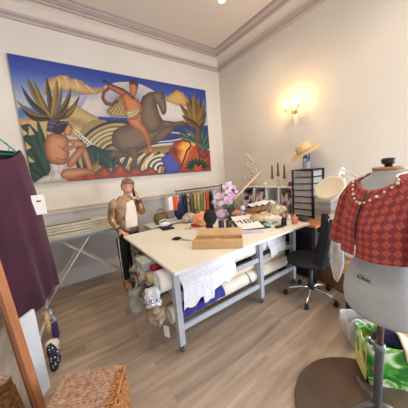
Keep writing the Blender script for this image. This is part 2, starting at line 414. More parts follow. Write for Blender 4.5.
    # blue rock, orange rocks
    fill([(160,160),(166,154),(172,152),(178,156),(181,166),(178,173),(164,174.5),(163,166)],(70,80,176),(44,50,130),4)
    fill([(168,151),(173,144),(179,141),(184,138.3),(192.6,139),(197,146),(203,148),(209.3,152),(209.8,172),(180,174),(176,162),(170,156)],(186,84,42),(128,44,28),6)
    fill([(177,148),(181,143),(187,140.5),(192,140.5),(194,146),(189,152),(186,160),(181,166),(178,158),(180,152)],(240,184,84),(216,110,44),4)
    stroke([(184,142),(189,143),(190.5,147),(186,152),(183,160),(180,167)],1.6,(60,26,28)); fill([(190,140.5),(194,141),(195,147),(191,147)],(244,170,70))
    fill([(170,152),(174,147),(177,152),(176,158)],(110,40,30))
    fill([(196,150),(203,150),(208,156),(204,160),(198,158)],(150,62,36),(96,34,28),3)
    for k in range(9):
        a=math.radians(20+k*20); blade((196,169),(196+13*math.cos(a),169-11*math.sin(a)),4.2,(46,82,56),.5,(24,46,40))
    fill([(192,171),(194,165),(197,168),(200,165),(201,171)],(196,72,40))
    for b in [((196,144),(176,132)),((197,142),(184,129)),((198,145),(178,138)),((200,150),(208,133)),((201,152),(209,142)),((199,148),(203,130)),((198,146),(190,131))]: blade(*b,3.6,(74,120,104),1.2,(36,72,70))
    # right palm
    fill([(194,142),(194.5,124),(200,124),(201.5,146)],(110,86,52),(70,50,38),3)
    for i,(t,w,cl,c2) in enumerate([((180,104),4,(128,98,48),(84,62,34)),((182,115.6),4,(128,98,48),(70,54,34)),((186.8,101.5),4.4,(146,112,56),(96,72,38)),((189.7,95),4.6,(120,92,46),(60,46,30)),((195.6,93),5,(150,116,60),(100,76,40)),((201.5,97),4.6,(118,92,48),(62,48,32)),((205,104),4.4,(146,112,56),(90,68,38)),((206.5,112),4.2,(108,86,46),(58,46,32)),((206,119),3.6,(128,98,48),(70,54,34)),((185,119),3.4,(100,80,44),(58,46,32))]): blade((197.5,128),t,w+1.6,cl,.8*(-1 if i<5 else 1),c2)
    # left palm
    fill([(47,132),(49,116),(58,116),(61,124),(60,134)],(72,60,92),(44,36,58),4)
    for p in [((49,119),(57,121)),((48.5,123),(59,125)),((48,127),(60,129))]: stroke(p,1.2,(110,96,120))
    for i,(t,w,cl,c2,bd) in enumerate([((25.7,75.4),7,(132,106,54),(92,74,42),-3),((20.6,85),4.5,(60,52,38),(36,34,34),-4),((23,91),5,(70,62,44),(40,38,60),-4),((17,101),6,(150,124,68),(112,90,52),-5),((21.4,108),5.5,(58,52,38),(34,32,34),-6),((33,79),6,(150,120,62),(104,84,46),-2),((46,76.3),6,(84,66,40),(50,42,34),0),((56.6,78),7,(158,128,66),(112,88,50),1),((61.7,86),6,(132,106,54),(80,84,130),2),((71,88),7,(112,92,50),(64,54,38),4),((80,95),6,(96,78,44),(54,46,36),6),((77,103),5.5,(140,112,58),(84,68,42),6),((68,108),5,(90,72,42),(52,44,36),4)]): blade((53,119),t,w*.78+.6,cl,bd,c2)
    # the rider's cloak
    fill([(106,111.5),(112,106),(116,98),(124,94),(128,104),(126,118),(111.5,117.5)],(178,156,100),(130,106,62),3)
    for k in range(5): stroke([(107+k*4,114),(115+k*2.6,105),(121+k,97)],1,(112,92,56))
    stroke([(110,88),(104,93),(103,99),(106,104),(112,105.5),(117,102)],3.6,(110,60,44)); stroke([(108.5,90),(105,94.5),(104.6,99),(107.4,102.6),(112,103.6)],1,(170,104,72))
    # horse
    H1=(124,104,82);H2=(74,58,48)
    fill([(120.6,127.4),(113,131.8),(111,140.6),(114.7,149.4),(123.5,153.8),(133.8,155.3),(142,150),(151.5,146.5),(160,141),(166,136),(166,128),(163,121),(158.8,114),(141,113),(139,122),(129.4,124.4)],H1,H2,9,1)
    fill([(139,121),(140.5,106),(144,96.5),(148,93.4),(153,92),(160.3,93),(158,98),(156.5,104),(160,116),(162,128),(152,136),(142,130)],H1,H2,7,1)
    fill([(152,92.2),(160.3,92.2),(163,93.6),(165,97.5),(167.4,107),(166,115),(162.8,116.5),(160.5,111),(158,104.5),(154,102)],(128,106,84),H2,3.5,1)
    fill([(163,92),(164.6,92.4),(165,97),(162.4,95)],H2)
    stroke([(161.5,98.5),(163,99)],1.2,(30,24,24)); stroke([(163.6,113.5),(165.6,112.6)],1,(30,24,24))
    stroke([(144,97),(141.5,103),(141,112)],1.6,(60,48,42))
    fill([(160,120),(172,123.4),(183,121.6),(186,124.5),(184,126.8),(174,127.6),(164,129)],(112,92,72),H2,2.6)
    fill([(160,130),(168,127),(176,127.5),(172,133),(166,138.5),(158,143),(150,144)],(112,92,72),H2,3)
    fill([(183,121.8),(187.5,124.2),(190,127),(186,127.4)],(60,50,44))
    fill([(112,150),(124,153),(133,154),(126,158),(113,158.5),(107,157),(110,154)],(106,86,68),H2,2.6)
    fill([(126,148),(138,148),(138,155),(136,163),(139,169),(134.5,168),(131.5,159),(127,154)],(106,86,68),H2,3)
    # rider
    S1=(206,132,82);S2=(140,70,46)
    fill([(126.5,120),(127,113),(139,112),(142,117),(141,123),(147,130.3),(149,138),(150.4,146.5),(147,147.5),(142.6,134.5),(131,127.6)],S1,S2,4,1)
    fill([(147,146),(150.6,146),(152.5,151),(151.5,154),(146.5,152.6),(148,150)],S1,S2,2)
    fill([(120,90),(126,91.5),(132,97),(136,98),(140,101.9),(142,106),(143.4,113),(140,114.4),(139,108),(138,116),(138,121),(126.5,120.5),(126,112),(122.9,104.3),(121.4,96)],S1,S2,4.5,1)
    fill([(107,83.8),(111,84.4),(117,87),(123,89.5),(128,92.5),(123,97.5),(116,93.5),(110,90),(106.5,87)],(190,112,72),(110,52,42),3,1)
    stroke([(103.6,80.6),(108,83),(116,87),(124,90),(130,95),(134,99.4)],1.5,(52,34,38)); fill([(102.6,79.6),(105.4,79.4),(106.4,82.4),(103.4,83)],(40,28,34))
    fill([(130,83),(133,81),(137,82.6),(138.4,87),(137.6,93),(135.6,98),(131,97),(129.2,90)],S1,S2,3,1)
    fill([(129,86),(130,81.6),(134,79.6),(138,81.4),(139,86),(138,90),(136.4,85.4),(132,84.4)],(96,54,36),(60,32,28),2,1)
    fill([(126,112.6),(133,111.6),(138.6,107.4),(140,110),(137,115.8),(128,119.2)],(212,200,160),(160,146,100),2)
    stroke([(128,116),(134,114),(138.6,109.4)],.8,(110,96,64))
    # seated woman
    W1=(208,146,100);W2=(132,74,50)
    fill([(53.9,173.3),(51.3,163.9),(57.3,161),(67.6,163.7),(64,171),(63,179.5),(45.3,182.2),(35,182.6),(45.3,175.9)],(222,214,206),(180,176,176),3)
    stroke([(53,166),(56,173),(52,179)],1,(170,166,170)); stroke([(60,165),(60,173)],1,(170,166,170))
    fill([(49.6,134.7),(45.3,142.4),(46,152.7),(49.6,161.3),(56,165),(67.6,164.7),(70.4,156),(69,147),(69.8,140),(66,135.6),(60.7,133.9),(55,132.6)],W1,W2,7,1)
    stroke([(60,146.5),(63.5,149),(67.5,148)],1,(130,72,50)); stroke([(57,158),(62,160),(67,159)],.9,(130,72,50))
    fill([(66.7,164.5),(72,154.7),(80,147.4),(84,146.4),(87,149),(81,157.9),(74,166.8),(69,167.6)],W1,W2,4.5,1)
    fill([(84,147),(87,150),(89.6,157),(93.6,170),(93,173),(88.4,171.4),(85.4,163),(82,155)],W1,W2,3,1)
    fill([(61.2,172),(65.9,168.4),(76,167.8),(86.5,168),(92,170.4),(96,172.8),(94.6,175.2),(86,174.6),(78,177.6),(69.3,179.2),(62.4,177.2)],W1,W2,4,1)
    fill([(69,140),(73,139.6),(77.9,140.7),(84.7,143),(85,146.9),(78,147.8),(74.5,149),(65.9,152.4),(63,150.6),(66,147.6),(75,144.6),(70,143.6)],W1,W2,3,1)
    fill([(65.9,125.3),(70,124.2),(72.6,127),(73.6,129.2),(72.4,130.4),(72.6,134),(69,136.8),(64.6,135.6),(64,132)],W1,W2,3,1)
    fill([(53.4,131),(54.7,125.3),(59,122.6),(63,121.6),(68.6,122.6),(69.4,125),(66,128.6),(64.4,132.6),(61,135.4),(55.4,134.4)],(48,32,38),(28,20,26),3,1)
    stroke([(57,126.5),(62,124),(68,124.2)],1.2,(94,86,120))
    stroke([(70.4,128),(71.8,128.1)],.7,(60,34,30))
    # soft brush variation
    rg=np.random.default_rng(3)
    n1=rg.random((NY//4+2,NX//4+2)); n1=np.kron(n1,np.ones((4,4)))[:NY,:NX]
    n1=(n1+np.roll(n1,2,0)+np.roll(n1,2,1)+np.roll(n1,(2,2),(0,1)))/4
    img*= (0.93+.14*n1)[...,None]
    img=np.clip(img*.80,0,1)
    # canvas mesh: fine front sheet, coloured per vertex, plus edges and back
    me=bpy.data.meshes.new('canvas')
    co=np.zeros((NX*NY,3)); co[:,0]=(u*W_).ravel()-W_/2; co[:,1]=-.02; co[:,2]=(H_*(1-v)).ravel()
    ext=np.array([(-W_/2,.02,0),(W_/2,.02,0),(W_/2,.02,H_),(-W_/2,.02,H_)])
    idx=np.arange(NX*NY).reshape(NY,NX)
    q=np.stack([idx[1:,:-1],idx[1:,1:],idx[:-1,1:],idx[:-1,:-1]],-1).reshape(-1,4).tolist()
    n0=NX*NY; bl,br_,tr,tl=n0,n0+1,n0+2,n0+3
    q2=[idx[0,:].tolist()[::-1]+[tl,tr][0:0]]
    q2=[idx[0,:].tolist()+[tr,tl], idx[-1,::-1].tolist()+[bl,br_], idx[:,0][::-1].tolist()+[tl,bl], idx[:,-1].tolist()+[br_,tr],[bl,tl,tr,br_]]
    me.from_pydata(np.vstack([co,ext]).tolist(),[],q+q2)
    at=me.color_attributes.new('paint','FLOAT_COLOR','POINT')
    cc=np.ones((NX*NY+4,4),np.float32); cc[:NX*NY,:3]=img.reshape(-1,3); cc[NX*NY:,:3]=.1
    at.data.foreach_set('color',cc.ravel())
    mt=bpy.data.materials.new('oil_paint'); mt.use_nodes=True; N=mt.node_tree.nodes; L=mt.node_tree.links
    a=N.new('ShaderNodeVertexColor'); a.layer_name='paint'; b=N['Principled BSDF']; L.new(a.outputs['Color'],b.inputs['Base Color']); b.inputs['Roughness'].default_value=.55
    tc=N.new('ShaderNodeTexCoord'); n=N.new('ShaderNodeTexNoise'); n.inputs['Scale'].default_value=45; bp=N.new('ShaderNodeBump'); bp.inputs['Strength'].default_value=.08; bp.inputs['Distance'].default_value=.01
    L.new(tc.outputs['Object'],n.inputs['Vector']); L.new(n.outputs['Fac'],bp.inputs['Height']); L.new(bp.outputs[0],b.inputs['Normal'])
    me.materials.append(mt); me.materials.append(M('canvas_edge',(60,56,58),.8))
    for p in me.polygons[-5:]: p.material_index=1
    o=bpy.data.objects.new('painting',me); C.objects.link(o); o.location=((x0+x1)/2,YB-.022,zb)
    tag(o,'large unframed mural-like painting of a rider on a rearing horse beside a seated woman','painting')
    return x0,x1,zb,zt
painting()
RW_E,WIN_E,DL_E,SC_E,EXPO=170,(45,170),72,5.0,-0.04
# ------------------------------------------------------------------ cutting table
TZ=.85
tabm=M('laminate_table_top',(230,226,212),.45,var=.02,scale=3); grey=M('grey_metal_paint',(168,174,182),.45,var=.04)
TX0,TX1,TY0,TY1=.67,2.62,1.43,2.88
t=thing('cutting_table','long white cutting table on grey metal frame with casters and two racks','table',(1.6,2.15,0))
MB().box(((TX0+TX1)/2,(TY0+TY1)/2,TZ-.0125),(TX1-TX0,TY1-TY0,.025),bev=.004).build('table_top',tabm,t)
LX=(.75,1.84,2.5); LY=(1.6,2.74)
for x in LX:
    for y in LY:
        lg=MB().box((x,y,.45),(.055,.06,.745),bev=.004).build('leg',grey,t)
        MB().tube([(x,y,.085),(x,y,.06)],.009,8).box((x,y+.014,.05),(.03,.004,.045)).box((x-.014,y,.045),(.003,.03,.05)).box((x+.014,y,.045),(.003,.03,.05)).lathe([(.006,-.011),(.026,-.010),(.028,0),(.026,.010),(.006,.011)],(x,y,.029),(1,0,0),16,mi=1).build('caster',[steel,M('caster_rubber',(70,70,72),.6)],lg)
for z,n in ((.23,'lower_rail'),(.55,'upper_rail'),(.815,'top_rail')):
    for y in LY: MB().box(((LX[0]+LX[2])/2,y,z),(LX[2]-LX[0]-.056,.026,.05 if z<.7 else .018),bev=.003).build(n,grey,t)
    for x in LX: MB().box((x,(LY[0]+LY[1])/2,z),(.03,LY[1]-LY[0]-.062,.045),bev=.003).build('cross_rail',grey,t)
# ------------------------------------------------------------------ rolls of fabric on the racks
def roll(y,z,r,x0,x1,col,label,name='fabric_roll',core=True,sag=.0,dy=0,group=None,lump=.006,rgb2=None):
    mt=M('roll_%d_%d_%d'%col,col,.8,var=.06,scale=9,bump=.4,bscale=25,rgb2=rgb2)
    t=thing(name,label,'fabric roll',(x0,y,z-r),group)
    n=22; pts=[];L=14
    mb=MB(); rings=[]
    for i in range(L+1):
        s=i/L; x=x0+(x1-x0)*s; rr=r*(1+.03*math.sin(9*s+y*40))
        rings.append(mb.ring((x,y+dy*(s),z-sag*math.sin(PI*s)),(1,dy/(x1-x0),0),rr,n,up=(0,0,1)))
    # rolled end: layers stepping in
    rings[0:0]=[mb.ring((x0+.010,y,z),(1,0,0),r*.35,n,up=(0,0,1)),mb.ring((x0-.002,y,z),(1,0,0),r*.42,n,up=(0,0,1)),mb.ring((x0+.004,y,z),(1,0,0),r*.55,n,up=(0,0,1)),mb.ring((x0-.004,y,z),(1,0,0),r*.68,n,up=(0,0,1)),mb.ring((x0+.002,y,z),(1,0,0),r*.8,n,up=(0,0,1)),mb.ring((x0-.003,y,z),(1,0,0),r*.92,n,up=(0,0,1))]
    mb.loft(rings).rough(lump,14,int(y*100)); mb.build('cloth',mt,t)
    if core: MB().tube([(x0-.015,y,z),(x0+.03,y,z)],r*.3,14).build('core_tube',M('cardboard_core',(150,120,84),.8),t)
    return t
roll(1.715,.675,.098,.63,2.38,(226,224,218),'thick white fabric roll at the front of the upper rack',core=False)
roll(1.86,.755,.03,.64,2.1,(150,26,48),'thin crimson fabric roll above and behind the front white roll',core=False)
roll(1.90,.645,.068,.60,2.3,(196,176,142),'tan fabric roll behind the front white one on the upper rack')
roll(2.06,.645,.07,.58,2.35,(214,204,186),'ivory fabric roll in the middle of the upper rack')
roll(2.22,.64,.066,.62,2.2,(120,104,86),'dark taupe fabric roll towards the back of the upper rack')
roll(2.39,.65,.075,.68,2.3,(190,180,160),'beige fabric roll near the back of the upper rack')
roll(2.56,.645,.07,.70,2.2,(92,84,78),'charcoal brown fabric roll at the very back of the upper rack')
roll(1.70,.335,.078,.70,2.42,(224,216,198),'off white fabric roll tied with black cord at the front of the lower rack',core=False)
roll(1.885,.345,.08,.62,2.4,(222,196,166),'peach cream fabric roll second from the front of the lower rack')
roll(2.06,.345,.08,.60,2.3,(200,190,172),'light beige fabric roll in the middle of the lower rack')
roll(2.235,.34,.075,.66,2.2,(150,130,104),'brown fabric roll deep in the lower rack')
roll(2.42,.345,.08,.68,2.3,(176,170,158),'greyish fabric roll at the back of the lower rack')
roll(1.70,.466,.050,.76,2.40,(224,202,172),'cream peach fabric roll resting on top of the lower rack rolls',core=False)
mb=MB(); mb.tube([(1.68,1.70+.083*math.cos(a),.335+.083*math.sin(a)) for a in [2*PI*k/18 for k in range(18)]],.004,6,closed=True).tube([(1.68,1.617,.36),(1.70,1.607,.31),(1.69,1.605,.28)],.005,6)
mb.build('tie_cord',blackp,label='black cord tied around the off white roll on the lower rack',cat='cord')
# blue cloth over the lower rolls
def drape(name,x0,x1,fn,mat,label,cat,nu=40,nv=20,th=.003,group=None):
    MB().sheet(lambda u,v:fn(x0+(x1-x0)*u,u,v),nu,nv,th).build(name,mat,label=label,cat=cat,group=group)
blue=M('royal_blue_cloth',(38,36,128),.75,var=.2,bump=.3,bscale=60,sheen=.3)
def bl(x,u,v):
    a=PI*.45+v*PI*.75
    r=.088+.005*math.sin(u*23+v*5)
    return (x,1.70+r*math.cos(a+.0)*-1*-1 if False else 1.70-r*math.sin(a-PI*.45),.335+r*math.cos(a-PI*.45))
drape('blue_cloth',.80,1.30,lambda x,u,v:bl(x,u,v*(.95-.3*u)+.10*u),blue,'royal blue cloth wrapped over the front roll of the lower rack','cloth')
MB().ell((.66,2.02,.46),(.07,.09,.075)).rough(.03,14,3).build('blue_bundle',blue,smooth=True,label='crumpled blue bundle between the racks at the table end',cat='cloth bundle')
# white lace hanging over the upper rolls
lace=bpy.data.materials.new('white_lace'); lace.use_nodes=True
def lace_mat(m,col,sc):
    nt=m.node_tree;N=nt.nodes;L=nt.links;b=N['Principled BSDF']; b.inputs['Base Color'].default_value=(*lin(col),1); b.inputs['Roughness'].default_value=.9
    tc=N.new('ShaderNodeTexCoord'); vo=N.new('ShaderNodeTexVoronoi'); vo.inputs['Scale'].default_value=sc; vo.feature='DISTANCE_TO_EDGE'
    L.new(tc.outputs['Object'],vo.inputs['Vector']); r=N.new('ShaderNodeValToRGB'); r.color_ramp.elements[0].position=.26; r.color_ramp.elements[0].color=(1,1,1,1); r.color_ramp.elements[1].position=.46; r.color_ramp.elements[1].color=(.45,.45,.45,1)
    L.new(vo.outputs['Distance'],r.inputs[0]); L.new(r.outputs[0],b.inputs['Alpha'])
    bp=N.new('ShaderNodeBump'); bp.inputs['Strength'].default_value=.6; bp.inputs['Distance'].default_value=.01; L.new(vo.outputs['Distance'],bp.inputs['Height']); L.new(bp.outputs[0],b.inputs['Normal'])
lace_mat(lace,(232,232,236),45)
def lc(x,u,v):
    hem=.41+.035*abs(math.sin(x*17))+.03*math.sin(x*6)+.015*math.sin(x*41)-(.07 if 1.02<x<1.12 else 0)+.05*u
    top=.752; 
    f=.008*math.sin(x*38)+.006*math.sin(x*71)
    if v<.3:
        a=PI*.5*(1-v/.3); r=.106; return (x,1.715-r*math.sin(PI/2-a)*1.0,.675+r*math.sin(a))
    s=(v-.3)/.7; return (x+.01*math.sin(s*3+x*9),1.609-.034*min(1,s*6)-.012*s*(1+math.sin(x*11))*.6+.5*f*s-.004,.675-(.675-hem)*s)
drape('lace_cloth',.79,1.42,lc,lace,'white lace cloth hanging in scallops over the front upper rolls','lace',90,24)
drape('lace_cloth',2.0,2.3,lambda x,u,v:lc(x,u,v*.72),lace,'narrow white lace cloth on the upper rack right of the middle leg','lace',40,18)
# folded grey fabric poking out at the end
def folded(c,d,rz,mat,name,label,n=5,seed=0,cat='folded fabric'):
    t=thing(name,label,cat,(c[0],c[1],c[2]))
    for i in range(n):
        h=d[2]/n; MB().box((c[0]+random.uniform(-.006,.006),c[1]+random.uniform(-.006,.006),c[2]+h*(i+.5)),(d[0],d[1],h*.9),rz,bev=h*.4).build('fold',mat,t)
    return t
folded((.72,1.99,.735),(.30,.20,.075),0,M('grey_weave',(172,172,170),.9,bump=.3),'folded_fabric','grey woven fabric folded flat above the rolls at the near table end',4)
folded((.80,2.46,.74),(.26,.22,.06),.1,M('olive_brown_cloth',(112,98,78),.9,bump=.3),'folded_fabric','olive brown cloth folded above the rolls at the far table end',3)
# bags hanging off the table end
def bag(c,d,mat,name,label,rz=0,amp=.05,seed=1,cat='bag',flat=.0,build=True,nk=.0):
    mb=MB(); rings=[]; n=28; L=16
    for j in range(L+1):
        s=j/L; w=math.sin(PI*min(1,.18+.82*(1-s)**.8)) if nk else (1-.25*s)
        w=(.35+.65*math.sin(PI*(.12+.76*(1-s)))) if nk else .72+.28*math.sin(PI*(1-s)*.9)
        row=[]
        for i in range(n):
            a=2*PI*i/n; k=1+.10*math.sin(a*5+seed+s*3)+.06*math.sin(a*9-seed)
            p=Vector((math.cos(a)*d[0]/2*w*k,math.sin(a)*d[1]/2*w*k,0)); p.rotate(Matrix.Rotation(rz,3,'Z')); row.append(Vector(c)+p+Vector((0,0,d[2]*s)))
        rings.append(row)
    mb.loft(rings).rough(amp,12,seed).rough(.022,34,seed+3)
    return mb.build(name,mat,smooth=True,label=label,cat=cat)
p=on(136,304,'x',.50)
q_=on(136.5,303,'x',.50); q2_=q_; gb_=bag((q_.x,q_.y,q_.z-.13),(.14,.17,.27),M('clear_grey_plastic',(176,174,166),.3,alpha=.55,bump=1,bscale=30,var=.15),'plastic_bag','translucent grey plastic bag hanging low beyond the table end',nk=1,seed=2)
q_=on(153,297.5,'x',.57); wb=bag((q_.x,q_.y,q_.z-.075),(.13,.16,.16),M('white_bag_plastic',(226,228,232),.3,bump=.8,bscale=25,var=.08),'plastic_bag','white plastic bag with dark printed lettering at the near table end',nk=0,seed=5,amp=.03)
q_=on(156,314,'x',.57); bag((q_.x,q_.y,q_.z-.09),(.12,.16,.17),M('tan_plastic',(158,140,112),.3,alpha=.85,bump=1,bscale=28,var=.2),'plastic_bag','brownish plastic wrapped bundle below the white printed bag',nk=1,seed=9)
ink=M('dark_print',(40,48,90),.6)
text('lettering','CLOTH',.05,(.462,1.725,.50),frame((.35,-1,0.15),(-1,-.6,.1)),ink,wb) if False else None
cw=wb.location+Vector((0,0,.085)); nw=Vector((-.35,-.9,.1)).normalized()
text('lettering','UCAI',.05,cw+nw*.083,frame((.9,-.35,0),nw),ink,wb)
MB().tube([Vector((q2_.x,q2_.y,q2_.z+.12)),Vector((q2_.x+.03,q2_.y,q2_.z+.2)),Vector((.60,q2_.y,.60))],[.02,.008,.006],8).build('twisted_neck',M('clear_grey_plastic',(176,174,166)),gb_)
# dark bits and grey stand below the table end
mb=MB().tube([(.70,2.62,.02),(.70,2.62,.40)],.022,12).tube([(.70,2.62,.40),(.64,2.60,.49)],.02,10).tube([(.70,2.62,.38),(.77,2.64,.48)],.016,10).box((.70,2.62,.012),(.16,.10,.024),bev=.006)
mb.build('steel_stand',[steel],label='short grey metal stand under the far table end beside the boots',cat='stand')
for k,(x,y) in enumerate([tuple(on(134,287,'z',0))[:2],tuple(on(140,290,'z',0))[:2]]):
    mb=MB().ell((x,y,.035),(.10,.04,.036),rz=-.5+k*.5,fn=lambda p:Vector((p.x,p.y*(1-.2*p.x),max(p.z,-.9)*(1-.3*p.x)))).ell((x-.03,y+.01,.062),(.045,.034,.022),rz=-.5+k*.5)
    mb.build('black_shoe',M('black_leather',(28,28,32),.4,var=.3),smooth=True,label=['black shoe lying beside the short metal stand','black shoe lying nearer to the hanging grey plastic bag'][k],cat='shoe',group='black shoes by the table end')
for k,(y,z,r,c_,lb) in enumerate([(2.70,.42,.05,(60,54,44),'dark olive cloth bundle at the far end of the racks'),(2.58,.50,.045,(172,160,138),'pale beige cloth bundle near the far end of the racks'),(2.30,.50,.05,(126,104,70),'ochre brown cloth bundle between the two racks')]):
    MB().ell((.70,y,z),(.07,r*1.2,r)).rough(.03,13,k).build('cloth_bundle',M('bundle%d'%k,c_,.9,var=.2,bump=.4),smooth=True,label=lb,cat='cloth bundle')
tg=thing('swing_tag','blank white swing tag hanging from a lower roll end','tag',(.655,1.69,.17))
MB().box((.655,1.69,.20),(.003,.06,.11),rz=.5,bev=.001).build('card',paper,tg)
MB().tube([(.655,1.69,.255),(.68,1.70,.33)],.0012,5).build('string',M('string',(200,190,170),.9),tg)
# ------------------------------------------------------------------ ironing board
ib=thing('ironing_board','long ironing board with pale cover and white crossed legs by the wall','ironing board',(.15,3.52,0))
def ibp(u,v):
    x=-.75+1.75*u; w=.26*(1-max(0,(.25-u)/.25)**2*.75)
    return (x,3.57+(2*v-1)*w,.905)
A=[ibp(i/24,0) for i in range(25)]+[ibp(1-i/24,1) for i in range(25)]
MB().poly([(x,y,.865) for x,y,z in A],.022,(0,0,1)).build('board',M('board_metal',(150,158,168),.5),ib)
MB().poly([(x,y,.888) for x,y,z in A],.014,(0,0,1)).build('cover',M('board_cover',(186,186,180),.9,var=.1,scale=5,bump=.2,rgb2=(206,198,176)),ib)
for x0,x1,y in ((-.22,.72,3.42),(.62,-.32,3.58)):
    pass
f1=on(47,306,'z',.03); f2=on(121,276,'z',.03)
for s in (-1,1):
    y=3.50+.11*s
    MB().tube([(-.28,y,.02),(.36,y,.865)],.013,8).build('leg',white,ib)
for s in (-1,1):
    y=3.50+.07*s
    MB().tube([(-.06,y,.865),(.86,y,.02)],.012,8).build('leg',white,ib)
MB().tube([(-.28,3.33,.02),(-.28,3.67,.02)],.014,8).build('foot_bar',white,ib); MB().tube([(.86,3.35,.02),(.86,3.65,.02)],.014,8).build('foot_bar',white,ib)
rl=thing('pattern_ruler','long grey metal ruler lying on the cream fabric stack on the ironing board','ruler',(.1,3.6,1.032))
folded((.16,3.68,.906),(1.5,.24,.122),0,M('cream_linen',(206,200,182),.9,bump=.2),'folded_fabric','long cream fabric folded in a flat stack along the back of the ironing board',3)
MB().box((.10,3.60,1.034),(.62,.05,.004),rz=.03).build('blade',M('ruler_metal',(104,108,116),.4,.6),rl)
mb=MB()
for k in range(30): mb.box((-.19+k*.02,3.58+(k*.02-.3)*.03,1.0366),(.002,.018 if k%5 else .028,.0006),rz=.03)
mb.build('scale_marks',white,rl)
for k,(x,y,l,w_,rz,lb) in enumerate([(.02,3.44,.46,.13,.08,'ivory paper pattern lying on the left of the ironing board'),(.62,3.50,.5,.18,-.03,'cream paper pattern lying on the right of the ironing board'),(.30,3.42,.3,.06,.12,'narrow paper strip lying between the two larger patterns')]):
    MB().sheet(lambda u,v:Vector((x,y,.9055+.001*k+.004*math.sin(u*7+k)**2))+Matrix.Rotation(rz,3,'Z')@Vector(((u-.5)*l,(v-.5)*w_,0)),16,4,-.001).build('paper_pattern',M('pattern_paper%d'%k,[(216,208,186),(204,196,170),(226,222,210)][k],.85),label=lb,cat='paper',group=None)
# ------------------------------------------------------------------ low garment rail in the far corner
gr=thing('garment_rail','dark low garment rail crowded with small clothes behind the cutting table','clothes rail',(2.2,3.42,0))
RZ=1.30; ra=Vector((1.76,3.40,RZ)); rb=Vector((2.86,3.40,RZ+.0))
MB().tube([ra,rb],.011,8).build('top_bar',M('rail_dark',(60,52,52),.4,.5),gr)
for x in (ra.x+.02,rb.x-.02):
    MB().tube([(x,3.40,.04),(x,3.40,RZ+.03)],.012,8).tube([(x,3.18,.03),(x,3.62,.03)],.013,8).build('upright',M('rail_dark',(60,52,52),.4,.5),gr)
def garment(x,col,wd,ln,label,seed,y=3.40,kind=0,rgb2=None,rot=.8):
    t=thing('hanging_garment',label,'garment',(x,y,RZ-ln),'small clothes on the low rail')
    Rz=Matrix.Rotation(rot,3,'Z')
    mb=MB().tube([(x,y,RZ-.05),(x,y,RZ-.0),(x+.0,y+.015,RZ+.02),(x,y-.012,RZ+.018)],.003,6)
    a=Vector((x,y,RZ-.05)); mb.tube([a+Rz@Vector((-wd*.45,0,-.05)),a,a+Rz@Vector((wd*.45,0,-.05))],.005,6); mb.build('hanger',steel,t)
    def f(u,v):
        s=v; w=wd*(.5+.16*s+.05*math.sin(seed*3+s*4)); th=u*2*PI
        sh=(1-s)**6
        px=math.cos(th)*w*(1-.25*sh); py=math.sin(th)*(.028+.016*math.sin(px*60+seed)*s)*(1-.3*sh)
        return Vector((x,y,RZ-.062-abs(px)*.35*(1-s)**2-(ln-.1)*s+ .02*math.sin(px*25+seed)*s))+Rz@Vector((px,py,0))
    rings=[[f(i/24,j/14) for i in range(24)] for j in range(15)]
    MB().loft(rings).build('cloth',M('garment%d'%seed,col,.85,var=.18,scale=14,bump=.3,rgb2=rgb2),t)
gl=[(1.80,(196,196,190),.13,.42,'pale grey garment nearest the left end of the low rail'),(1.90,(52,66,112),.2,.62,'navy garment beside the pale grey one on the low rail'),
(1.98,(30,26,26),.2,.55,'black garment left of the cream striped one on the low rail'),(2.06,(216,200,170),.18,.62,'long cream and black garment on the left half of the low rail'),
(2.15,(110,100,62),.18,.50,'dull olive garment in the left half of the low rail'),(2.24,(176,170,112),.2,.42,'olive green garment left of the golden one'),(2.33,(214,192,140),.18,.42,'golden beige garment in the middle of the low rail'),
(2.42,(150,164,84),.18,.45,'leaf green garment right of the golden one'),(2.50,(222,214,204),.18,.48,'white flowered garment left of the orange one'),(2.58,(226,112,48),.27,.56,'bright orange garment on the low rail'),(2.67,(30,30,38),.2,.52,'black garment directly right of the orange one'),(2.77,(170,184,200),.2,.5,'pale blue garment at the right end of the low rail')]
for i,(x,c_,wd,ln,lb) in enumerate(gl): garment(1.80+(x-1.80)*.86,c_,wd,ln,lb,i,rgb2={3:(40,34,32),8:(200,70,60),11:(236,236,240)}.get(i))
# paper carrier bags hung at the left end of the rail
def carrier(px,py,y,w_,h_,col,label,rot):
    c=on(px,py,'y',y); t=thing('paper_carrier_bag',label,'bag',(c.x,y,c.z-h_/2),None)
    Rm=Matrix.Rotation(rot,3,'Z'); rings=[]
    for s,k in ((0,1),(1,1)):
        rings.append([Vector((c.x,y,c.z-h_/2+h_*s))+Rm@Vector((sx*w_/2,sy*.035,0)) for sx,sy in((-1,-1),(1,-1),(1,1),(-1,1))])
    MB().loft(rings,smooth=False).build('bag_body',M('carrier%s'%label[:6],col,.6,var=.05),t)
    for sy in(-1,1):
        MB().tube([Vector((c.x,y,c.z+h_/2))+Rm@Vector((w_*.25*math.cos(a),sy*.03,.0+.11*math.sin(a))) for a in [PI*k/10 for k in range(11)]],.003,6).build('handle',M('handle_cord',(210,200,190),.8),t)
carrier(169.5,203.5,3.12,.10,.21,(226,228,230),'grey white paper carrier bag hanging at the left of the rail',.3)
carrier(175.5,203.5,3.10,.085,.21,(228,92,44),'orange paper carrier bag beside the grey white carrier bag',.5)
# ------------------------------------------------------------------ things on the cutting table
T=TZ+.0005
def onT(px,py,z=T): return on(px,py,'z',z)
kraft=M('kraft_card',(198,160,112),.8,var=.08,scale=8)
